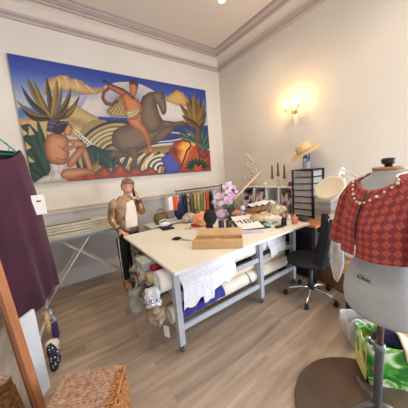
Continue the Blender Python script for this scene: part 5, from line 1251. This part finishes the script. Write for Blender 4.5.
def green_mat():
    m=bpy.data.materials.new('printed_green_bag'); m.use_nodes=True; nt=m.node_tree;N=nt.nodes;L=nt.links;b=N['Principled BSDF']; b.inputs['Roughness'].default_value=.4
    tc=N.new('ShaderNodeTexCoord'); no=N.new('ShaderNodeTexNoise'); no.inputs['Scale'].default_value=5.5; no.inputs['Detail'].default_value=2; no.inputs['Distortion'].default_value=1.2; L.new(tc.outputs['Object'],no.inputs['Vector'])
    r=N.new('ShaderNodeValToRGB'); e=r.color_ramp.elements; r.color_ramp.interpolation='EASE'
    e[0].position=.0; e[0].color=(*lin((36,110,40)),1); e[1].position=1; e[1].color=(*lin((232,240,220)),1)
    for p_,c_ in((.40,(40,120,44)),(.50,(84,170,56)),(.56,(200,224,180)),(.60,(228,236,214)),(.63,(96,180,60)),(.74,(206,204,80))):
        k=e.new(p_); k.color=(*lin(c_),1)
    L.new(no.outputs['Fac'],r.inputs[0])
    vo=N.new('ShaderNodeTexVoronoi'); vo.inputs['Scale'].default_value=9; L.new(tc.outputs['Object'],vo.inputs['Vector']); lt=N.new('ShaderNodeMath'); lt.operation='LESS_THAN'; lt.inputs[1].default_value=.2; L.new(vo.outputs['Distance'],lt.inputs[0])
    rc=N.new('ShaderNodeValToRGB'); rc.color_ramp.interpolation='CONSTANT'; rc.color_ramp.elements[0].color=(*lin((210,60,50)),1); rc.color_ramp.elements[1].position=.5; rc.color_ramp.elements[1].color=(*lin((216,70,150)),1); k=rc.color_ramp.elements.new(.75); k.color=(*lin((240,200,60)),1)
    L.new(vo.outputs['Color'],rc.inputs[0]); mx=N.new('ShaderNodeMix'); mx.data_type='RGBA'; L.new(lt.outputs[0],mx.inputs[0]); L.new(r.outputs[0],mx.inputs['A']); L.new(rc.outputs[0],mx.inputs['B']); L.new(mx.outputs['Result'],b.inputs['Base Color']); return m
t,Rm=shopper(Vector((1.85,.345,0)),.50,.24,.34,math.radians(-52),green_mat(),'green_shopping_bag','large glossy shopping bag printed with green leaves and flowers','x')
yl=M('yellow_print',(222,214,96),.5,var=.15,scale=20,rgb2=(236,232,150))
# yellow gusset and contents
Rg=Matrix.Rotation(math.radians(-52),3,'Z')
MB().box(Vector((1.85,.345,.18))+Rg@Vector((-.247,0,0)),(.006,.19,.28),rz=math.radians(-52)).build('side_gusset',yl,t)
MB().ell((1.85,.335,.33),(.19,.09,.06),rz=math.radians(-52),nu=24).rough(.03,9,2).build('navy_cloth',M('navy_folded',(28,34,78),.85,var=.15),smooth=True,label='navy cloth stuffed in the green printed bag',cat='cloth')
c0=Vector((1.85,.345,0))
MB().sheet(lambda u,v:c0+Rg@Vector((.02+.22*(u-.5)+.05*v,-.02-.11*min(1,v*1.6)-.012*max(0,v-.5),0))+Vector((0,0,.425-.02*math.sin(u*5)-.24*max(0,v-.35)+.01*math.sin(u*17)-.10*u*v)),16,16,.006).build('cream_cloth',M('cream_towel',(226,208,172),.9,var=.05),label='cream cloth flopping over the rim of the green printed bag',cat='cloth')
MB().box((1.91,.265,.41),(.16,.03,.02),rz=math.radians(-40),bev=.005).build('white_strip',paper,label='white folded strip lying on the navy cloth in the green bag',cat='strip')
t,Rm=shopper(Vector((2.12,.57,0)),.50,.24,.23,math.radians(-45),M('cloudy_plastic',(214,210,206),.3,alpha=.5,var=.1,bump=.5,bscale=18),'clear_tote_bag','cloudy white plastic tote bag with cord handle behind the green printed bag')
Rg2=Matrix.Rotation(math.radians(-45),3,'Z')
MB().tube([Vector((2.12,.57,.23))+Rg2@Vector((-.21+.05*math.cos(a),-.12,.07*math.sin(a))) for a in [PI*k/12 for k in range(13)]],.006,8).build('cord_handle',white,t)
MB().ell((2.12,.57,.13),(.19,.08,.09),rz=math.radians(-45),nu=22).rough(.03,9,6).build('packed_cloth',M('grey_lilac_cloth',(170,162,162),.9,var=.1),smooth=True,label='greyish lilac cloth packed inside the cloudy plastic tote',cat='cloth')
bx3((2.34,.78,.15),(.22,.20,.30),(36,34,36),'black_bin','small black bin behind the cloudy plastic tote','bin',rz=.3)
bx3((2.60,.50,.20),(.4,.3,.4),(120,84,54),'wooden_crate','brown wooden crate behind the bags at the right','crate',rz=.3)
# ------------------------------------------------------------------ wall sconce
sp_=Vector((XR,2.07,2.47)); t=thing('wall_sconce','two armed crystal wall sconce with glowing candle bulbs on the right wall','wall light',tuple(sp_))
brs=M('sconce_silver',(196,186,168),.3,.8); glow=M('bulb_glow',(255,206,130),.4,emit=40)
MB().lathe([(.045,0),(.05,.006),(.03,.02),(.012,.03)],sp_,(-1,0,0),20).build('wall_plate',brs,t)
MB().tube([sp_+Vector((-.02,0,0)),sp_+Vector((-.09,0,-.03)),sp_+Vector((-.11,0,-.0))],.008,8).build('centre_stem',brs,t)
cry=M('crystal_drop',(238,230,214),.1,trans=.7,var=.03)
for s in(-1,1):
    e=sp_+Vector((-.12,s*.11,.03)); MB().tube([sp_+Vector((-.05,0,-.02)),sp_+Vector((-.11,s*.05,-.05)),sp_+Vector((-.13,s*.10,-.02)),e],.006,8).build('arm',brs,t)
    MB().lathe([(.006,0),(.026,.006),(.028,.012),(.012,.014),(.011,.06)],e,n=16).build('candle_cup',brs,t)
    MB().lathe([(.006,.06),(.014,.075),(.015,.095),(.008,.12),(.002,.135)],e,n=14).build('bulb',glow,t,smooth=True)
    for k in range(5):
        a=2*PI*k/5; MB().lathe([(.001,0),(.007,-.01),(.009,-.022),(.001,-.04)],e+Vector((.026*math.cos(a),.026*math.sin(a),.004)),n=6).build('crystal_drop',cry,t)
    l=bpy.data.lights.new('sconce_bulb','POINT'); l.energy=SC_E; l.color=lin((255,196,120)); l.shadow_soft_size=.02
    o=bpy.data.objects.new('sconce_bulb',l); C.objects.link(o); o.location=e+Vector((-.03,0,.10))
MB().lathe([(.001,-.09),(.012,-.07),(.02,-.04),(.024,-.02),(.01,0),(.016,.02),(.008,.05),(.001,.07)],sp_+Vector((-.10,0,0)),n=12).build('crystal_pendant',cry,t)
# ------------------------------------------------------------------ left foreground: mirror, dress, basket
ph_=math.radians(-43); nh=Vector((math.cos(ph_),math.sin(ph_),0)); al=math.radians(5.4); P0=Vector((-.258,1.75,0))
mu=Vector((-math.sin(al)*nh.x,-math.sin(al)*nh.y,math.cos(al))); mn=Vector((nh.x*math.cos(al),nh.y*math.cos(al),math.sin(al))); ms=mn.cross(mu)*-1  # along the frame towards the camera
if ms.dot(Vector((-.7,-.7,0)))<0: ms=-ms
mr=thing('standing_mirror','tall floor mirror in orange brown wooden frame leaning at the left','mirror',tuple(P0))
fm=M('mirror_frame_wood',(176,116,74),.4,var=.12,scale=4,stretch=(8,8,1),coat=.2); MW,MHt,FWd=.62,1.75,.055
Mm=Matrix((ms,mn,mu)).transposed()
def mp_(x,y,z): return P0+ms*x+mn*y+mu*z
def bar(c,d,n): MB().box(mp_(*c),d,M3=Mm,bev=.006).build(n,fm,mr)
bar((FWd/2,-.005,MHt/2),(FWd,.036,MHt),'frame_side'); bar((MW-FWd/2,-.005,MHt/2),(FWd,.036,MHt),'frame_side'); bar((MW/2,-.005,FWd/2),(MW-2*FWd,.034,FWd),'frame_bottom'); bar((MW/2,-.005,MHt-FWd/2),(MW-2*FWd,.034,FWd),'frame_top')
MB().box(mp_(FWd+.004,.014,MHt/2),(.006,.008,MHt-2*FWd),M3=Mm).build('inner_bead',M('bead_dark',(140,78,44),.5),mr)
mg=bpy.data.materials.new('mirror_silver'); mg.use_nodes=True; b=mg.node_tree.nodes['Principled BSDF']; b.inputs['Metallic'].default_value=1; b.inputs['Roughness'].default_value=.01; b.inputs['Base Color'].default_value=(.8,.83,.82,1)
MB().box(mp_(MW/2,-.006,MHt/2),(MW-2*FWd+.01,.006,MHt-2*FWd+.01),M3=Mm).build('mirror_glass',mg,mr)
MB().box(mp_(MW/2,-.0285,MHt/2),(MW-.03,.01,MHt-.03),M3=Mm).build('back_board',M('mdf',(150,126,98),.8),mr)
# white board standing behind the mirror
wbm=M('white_board',(214,220,224),.5,var=.04)
q=P0+ms*-.03; 
A=on(34,388,'z',0); 
wb2=thing('white_board','white board standing upright just behind the wooden mirror','board',(P0.x,P0.y+.12,0))
bd0=Vector((-.262,1.99,0)); 
Mb=Matrix((Vector((-.62,-.78,0)).normalized(),Vector((.78,-.62,0)).normalized(),Vector((0,0,1)))).transposed()@Matrix.Rotation(math.radians(0),3,'X')
MB().box(bd0+Mb@Vector((.16,0,.34)),(.34,.022,.68),M3=Mb,bev=.002).build('panel',wbm,wb2)
MB().box(bd0+Mb@Vector((-.012,0,.34)),(.006,.026,.68),M3=Mb).build('edge_strip',M('edge_white',(232,232,228),.5),wb2)
# hanging small cloths behind the board
hk=[((47.5,322),(4.6,22),(232,146,48),'orange patterned cloth strip hanging beside the white board',(240,220,170),2.12),
    ((51.5,318),(6,20),(36,44,104),'navy and white cloth hanging beside the orange strip',(210,214,226),2.16),
    ((55,331),(6,24),(70,46,92),'dark purple cloth roll hanging lowest beside the navy cloth',None,2.18),
    ((53,345),(12,12),(222,212,196),'crumpled white cloth hanging above the polka dot cloth',None,2.0)]
for k,((px,py),(w_,h_),c_,lb,c2,d_) in enumerate(hk):
    p=dep(px,py,d_); s=d_/FPX
    MB().ell(p,(w_*s/2,w_*s/2.4,h_*s/2),nu=18,nv=14,fn=pad if False else None).rough(.016,22,k).build('hanging_cloth',M('hang%d'%k,c_,.85,var=.15,scale=30,rgb2=c2),smooth=True,label=lb,cat='cloth')
pd=bpy.data.materials.new('polka_dot_cloth'); pd.use_nodes=True; nt=pd.node_tree; b=nt.nodes['Principled BSDF']; b.inputs['Roughness'].default_value=.85
tc=nt.nodes.new('ShaderNodeTexCoord'); vo=nt.nodes.new('ShaderNodeTexVoronoi'); vo.inputs['Scale'].default_value=42; vo.inputs['Randomness'].default_value=.25; rp=nt.nodes.new('ShaderNodeValToRGB'); rp.color_ramp.interpolation='CONSTANT'; rp.color_ramp.elements[0].color=(.75,.75,.75,1); rp.color_ramp.elements[1].position=.27; rp.color_ramp.elements[1].color=(.012,.012,.02,1)
nt.links.new(tc.outputs['Object'],vo.inputs['Vector']); nt.links.new(vo.outputs['Distance'],rp.inputs[0]); nt.links.new(rp.outputs[0],b.inputs['Base Color'])
p=dep(55,365,1.86)
MB().ell((p.x,p.y,.13),(.045,.05,.125),nu=20,nv=16).rough(.02,14,4).build('polka_dot_cloth',pd,smooth=True,label='black polka dot cloth bunched on the floor beside the white board',cat='cloth')
# rail holding the dress
Rk=thing('dress_rail','white tubular clothes rail that carries the purple dress','clothes rail',(-.62,2.72,0))
DP=dep(30,230,2.05); dw=Vector((.72,.69,0)).normalized(); dn=Vector((dw.y,-dw.x,0))
hk0=onp(2,112,DP,dn); hx=hk0.x-.085; hy=hk0.y-.08; RH=2.16
ra_=Vector((hx,hy,RH)); rdv=Vector((-.72,.69,0)).normalized()
e1=ra_-rdv*-.0; 
MB().tube([ra_-rdv*.04,ra_+rdv*.95],.014,10).build('top_bar',white,Rk)
pst=ra_+rdv*.93; MB().tube([Vector((pst.x,pst.y,.04)),Vector((pst.x,pst.y,RH))],.014,10).build('upright',white,Rk)
MB().tube([Vector((pst.x,pst.y,.03))-dw*.25,Vector((pst.x,pst.y,.03))+dw*.25],.015,8).build('foot',white,Rk)
MB().tube([Vector((pst.x,pst.y,.08)),Vector((ra_.x,ra_.y,.08))+Vector((-.0,0,0))],.012,8).build('lower_bar',white,Rk)
pf2=ra_+rdv*.02; MB().tube([Vector((pf2.x,pf2.y,.04)),Vector((pf2.x,pf2.y,RH))],.014,10).build('upright',white,Rk)
lf=on(48,303,'z',.03); MB().tube([Vector((pf2.x,pf2.y,.03)),Vector((lf.x,lf.y-.25,.03))],.015,8).build('foot',white,Rk)
MB().lathe([(.02,0),(.03,.01),(.03,.05),(.012,.06)],(lf.x-.02,lf.y-.28,0),n=14).build('foot_wheel',M('wheel_white',(200,202,200),.5),Rk)
# hanger
hg=thing('coat_hanger','teal plastic hanger holding the purple dress','hanger',tuple(ra_+Vector((0,0,-.3))))
teal=M('teal_plastic_hanger',(28,150,128),.35,var=.05)
ctr=ra_+Vector((0,0,-.16)); L1=onp(22,157,DP,dn)
hp0=ra_.copy()
MB().tube([hp0+dw*.0+Vector((0,0,-.10)),hp0+Vector((0,0,-.02))+dw*.02,hp0+Vector((0,0,.018)),hp0-dw*.02+Vector((0,0,.004))],.004,8).build('hook',steel,hg)
s1=hp0+dw*.20+Vector((0,0,-.27)); s0=hp0-dw*.20+Vector((0,0,-.27))
MB().tube([s0,hp0+Vector((0,0,-.10)),s1],.006,8).build('shoulder_arms',teal,hg); MB().tube([s0,s1],.005,8).build('cross_bar',teal,hg)
for s in(-1,1): MB().tube([hp0+dw*(.10*s)+Vector((0,0,-.17)),hp0+dw*(.12*s)+Vector((0,0,-.21)),hp0+dw*(.10*s)+Vector((0,0,-.25))],.004,6).build('strap_notch',teal,hg)
# dress
plum=M('plum_crepe',(62,25,44),.9,var=.18,scale=3,bump=.25,bscale=200,sheen=.2,rgb2=(78,30,54))
dr=thing('purple_dress','long sleeveless dark purple dress hanging beside the mirror','dress',tuple(DP-Vector((0,0,1))))
rgt=[(20,150),(24,157),(29,176),(36,195),(41,212),(47,238),(53,262),(55.5,281)]
Rr=[onp(x,y,DP,dn) for x,y in rgt]
def rightx(z):
    pts=[((p-DP).dot(dw),p.z) for p in Rr]
    if z>=pts[0][1]: return pts[0][0]
    for a,b_ in zip(pts,pts[1:]):
        if z>=b_[1]: t_=(a[1]-z)/(a[1]-b_[1]); return a[0]+(b_[0]-a[0])*t_
    return pts[-1][0]
cx0=(hp0-DP).dot(dw); ztop=Rr[0].z
def dress(u,v):
    a=2*PI*u; hem0=.60-.24*(-(math.cos(a))*.5+.5)*.9; z=ztop-(ztop-hem0)*v
    hw=rightx(z)-cx0; dpt=.05+.09*v
    zz=z-(.10*(1-v)**6)*math.cos(a*1)**2*0
    if v<.08: # neckline scoop
        zz-= .10*(1-(math.cos(a))**2)*(1-v/.08)
    w_=hw*(1+.02*math.sin(v*9)); f=.02*math.sin(a*7+v*3)*v+.012*math.sin(a*13)*v
    return DP+dw*(cx0+math.cos(a)*(w_+f*.3))+dn*(math.sin(a)*(dpt+f))+Vector((0,0,zz-DP.z+.012*math.sin(a*9)*v))
rg_=[[dress(i/72,j/40) for i in range(72)] for j in range(41)]
rin=[[DP+dw*((p-DP).dot(dw)-( .006 if (p-DP).dot(dw)>cx0 else -.006))+dn*((p-DP).dot(dn)*.9)+Vector((0,0,p.z-DP.z)) for p in r] for r in rg_[::-1]]
MB().loft(rg_+rin,cap=False).build('dress_cloth',plum,dr,smooth=True)
MB().loft([[p+(p-DP-dw*cx0).normalized()*.0+Vector((0,0,.0)) for p in rg_[0]],[p+Vector((0,0,-.035))+dn*.006 for p in rg_[0]]],cap=False).build('dark_lining',blackf,dr) if False else None
MB().sheet(lambda u,v:DP+dw*(cx0-.16+.34*u)+dn*-.035+Vector((0,0,ztop-DP.z-.01+.02*math.sin(PI*u)*0-.20*v)),12,8,.003).build('dark_lining',blackf,dr)
tgp=[onp(x,y,DP-dn*-.07,dn) for x,y in((30.5,195.5),(43.5,194.5),(47,213.5),(34,215.5))]
tg=thing('price_tag','white rectangular card tag pinned on the side of the purple dress','tag',tuple(tgp[3]))
MB().poly(tgp,.003,dn).build('card',paper,tg)
cc_=(tgp[0]+tgp[1]+tgp[2]+tgp[3])/4; MB().box(cc_+dn*.005+Vector((0,0,.035)),(.045,.002,.014),M3=Matrix((dw,dn,Vector((0,0,1)))).transposed()).build('printed_mark',inkd,tg)
# ------------------------------------------------------------------ wicker basket wrapped in film
bz=.31
b_=on(124.5,366.5,'z',bz); u_=Vector((.88,-.475,0)).normalized(); v_=Vector((-u_.y*-1,-u_.x,0)); v_=Vector((u_.y,-u_.x,0))
if v_.y>0: v_=-v_
BL,BW=.39,.50
wk=bpy.data.materials.new('wicker'); wk.use_nodes=True; nt=wk.node_tree;N=nt.nodes;L=nt.links;b=N['Principled BSDF']; b.inputs['Roughness'].default_value=.5
tc=N.new('ShaderNodeTexCoord'); mp=N.new('ShaderNodeMapping'); mp.inputs['Rotation'].default_value=(0,0,-math.atan2(u_.y,u_.x)); L.new(tc.outputs['Object'],mp.inputs[0])
no=N.new('ShaderNodeTexNoise'); no.inputs['Scale'].default_value=35; L.new(mp.outputs[0],no.inputs[0]); r=N.new('ShaderNodeValToRGB'); r.color_ramp.elements[0].position=.3; r.color_ramp.elements[0].color=(*lin((128,80,42)),1); r.color_ramp.elements[1].position=.7; r.color_ramp.elements[1].color=(*lin((206,150,92)),1); L.new(no.outputs['Fac'],r.inputs[0]); L.new(r.outputs[0],b.inputs['Base Color'])
org=b_-u_*BL; org.z=0      # far left corner on the floor
wc=org+u_*BL/2+v_*BW/2
wbk=thing('wicker_basket','rectangular honey brown wicker hamper with lid in front of the mirror','basket',tuple(wc))
def WP(x,y,z): return org+u_*x+v_*y+Vector((0,0,z))
def weave_side(pa,pb,z0_,z1_,nrm,mb,rows):
    n=max(6,int((pb-pa).length/.03)); d=(pb-pa)
    for i in range(n+1): p=pa+d*(i/n); mb.tube([p+Vector((0,0,z0_)),p+Vector((0,0,z1_))],.004,5,cap=False)
    for r_ in range(rows):
        z=z0_+(z1_-z0_)*(r_+.5)/rows; mb.tube([pa+d*(i/(2*n))+Vector((0,0,z))+nrm*(.005*math.cos(PI*i/2+PI*r_)) for i in range(2*n+1)],(z1_-z0_)/rows*.56,5,cap=False)
cs=[WP(0,0,0),WP(BL,0,0),WP(BL,BW,0),WP(0,BW,0)]
mb=MB(); hb_=bz-.055
for i in range(4):
    a,c2=cs[i],cs[(i+1)%4]; nr=(c2-a).normalized().cross(Vector((0,0,1))); weave_side(a,c2,.012,hb_,nr,mb,20)
mb.box(wc+Vector((0,0,.01)),(BL-.01,BW-.01,.012),rz=math.atan2(u_.y,u_.x))
mb.build('woven_body',wk,wbk)
mb=MB()
for i in range(4):
    a,c2=cs[i],cs[(i+1)%4]; nr=(c2-a).normalized().cross(Vector((0,0,1))); weave_side(a+nr*.008,c2+nr*.008,hb_+.004,bz-.006,nr,mb,4)
rows=24; st=12
for r_ in range(rows):
    y=BW*(r_+.5)/rows; mb.tube([WP(BL*i/(2*st),y,bz-.002+.0045*math.cos(PI*i/1+PI*r_)) for i in range(2*st+1)],BW/rows*.52,5,cap=False)
for i in range(st+1):
    x=BL*i/st; mb.tube([WP(x,0,bz-.001),WP(x,BW,bz-.001)],.0045,5,cap=False)
mb.build('woven_lid',wk,wbk)
for i in range(4):
    a,c2=cs[i],cs[(i+1)%4]; d=c2-a; n=28; mb=MB()
    for ph2 in(0,PI): mb.tube([a+d*(k/(4*n))+Vector((0,0,bz+.002+.006*math.sin(ph2+k*PI/4)))+d.normalized().cross(Vector((0,0,1)))*(.006*math.cos(ph2+k*PI/4)) for k in range(4*n+1)],.0055,5)
    mb.build('braided_rim',wk,wbk)
for sx in(.3,.7): MB().tube([WP(BL*sx-.02,BW+.012,hb_+.03),WP(BL*sx-.02,BW+.03,hb_-.03),WP(BL*sx+.02,BW+.03,hb_-.03),WP(BL*sx+.02,BW+.012,hb_+.03)],.005,6).build('lid_loop',M('leather_tan',(120,70,40),.6),wbk)
film=bpy.data.materials.new('clear_film'); film.use_nodes=True; nt=film.node_tree;N=nt.nodes;L=nt.links;b=N['Principled BSDF']; b.inputs['Roughness'].default_value=.12; b.inputs['Base Color'].default_value=(.9,.9,.9,1); b.inputs['Alpha'].default_value=.07; b.inputs['Specular IOR Level'].default_value=1
tc=N.new('ShaderNodeTexCoord'); mp=N.new('ShaderNodeMapping'); mp.inputs['Rotation'].default_value=(0,0,.5); mp.inputs['Scale'].default_value=(5,16,5); L.new(tc.outputs['Object'],mp.inputs[0]); no=N.new('ShaderNodeTexNoise'); no.inputs['Detail'].default_value=6; no.inputs['Scale'].default_value=1.6; L.new(mp.outputs[0],no.inputs[0]); bpn=N.new('ShaderNodeBump'); bpn.inputs['Strength'].default_value=.45; bpn.inputs['Distance'].default_value=.02; L.new(no.outputs['Fac'],bpn.inputs['Height']); L.new(bpn.outputs[0],b.inputs['Normal'])
def fl(u,v):
    x=(BL+.01)*u*.86; y=-.01+(BW*.95)*v; return WP(x,y,bz+.014+.014*noise.noise(Vector((u*9,v*12,1)))+.012*abs(noise.noise(Vector((u*22,v*9,4)))))
MB().sheet(fl,40,50,.0008).build('plastic_film',film,label='crinkled clear plastic film lying over the wicker basket lid',cat='film')
# ------------------------------------------------------------------ light
w=bpy.data.worlds.new('world'); scn.world=w; w.use_nodes=True
bg=w.node_tree.nodes['Background']; bg.inputs[0].default_value=(*lin((205,222,245)),1); bg.inputs[1].default_value=1.2
def area(name,loc,rot,sx,sy,e,col):
    l=bpy.data.lights.new(name,'AREA'); l.shape='RECTANGLE'; l.size=sx; l.size_y=sy; l.energy=e; l.color=lin(col)
    o=bpy.data.objects.new(name,l); C.objects.link(o); o.location=loc; o.rotation_euler=rot; return o
for i,(c_,h_) in enumerate(wins):
    area('window_daylight',(c_,YF-.25,(z0+z1)/2),(math.radians(90),0,0),2*h_,z1-z0,WIN_E[i],(232,240,255))
area('window_daylight',(XR+.3,(RW0+RW1)/2,(RZ0+RZ1)/2),(math.radians(90),0,math.radians(90)),RW1-RW0,RZ1-RZ0,RW_E,(222,234,255))
def downlight(x,y,e=40,vis=True):
    t=thing('downlight','small round recessed downlight in the ceiling','ceiling light',(x,y,HC))
    MB().lathe([(.045,-.004),(.055,-.012),(.06,-.004),(.06,.0)],(x,y,HC),n=20,cap=False).build('trim_ring',white,t)
    MB().lathe([(.044,-.006),(.02,-.01),(.001,-.011)],(x,y,HC),n=20,cap=False).build('lamp',M('downlight_glow',(255,244,214),.4,emit=30),t)
    l=bpy.data.lights.new('downlight','SPOT'); l.energy=e; l.spot_size=2.5; l.spot_blend=1; l.color=lin((255,232,204)); l.shadow_soft_size=.05
    o=bpy.data.objects.new('downlight_beam',l); C.objects.link(o); o.location=(x,y,HC-.03)
sb_o=Vector((1.75,YF+.05,2.25)); sb_t=bp(1.24,1.35,.0)
''','SPOT'); l.energy=BEAM; l.spot_size=math.radians(7.5); l.spot_blend=.25; l.color=lin((236,236,255)); l.shadow_soft_size=.01
o=bpy.data.objects.new('window_sunbeam',l); C.objects.link(o); o.location=sb_o; '''
dl=on(222,0,'z',HC)
downlight(dl.x,dl.y,DL_E)
for (x,y) in [(dl.x-2.2,dl.y),(dl.x,dl.y-2.2),(dl.x-2.2,dl.y-2.2)]:
    l=bpy.data.lights.new('downlight','SPOT'); l.energy=DL_E; l.spot_size=2.5; l.spot_blend=1; l.color=lin((255,232,204)); l.shadow_soft_size=.05
    o=bpy.data.objects.new('downlight_beam',l); C.objects.link(o); o.location=(x,y,HC-.03)
scn.view_settings.view_transform='Standard'; scn.view_settings.look='None'; scn.view_settings.gamma=1; scn.view_settings.exposure=EXPO
for o in list(C.objects):
    if 'org' in o: del o['org']
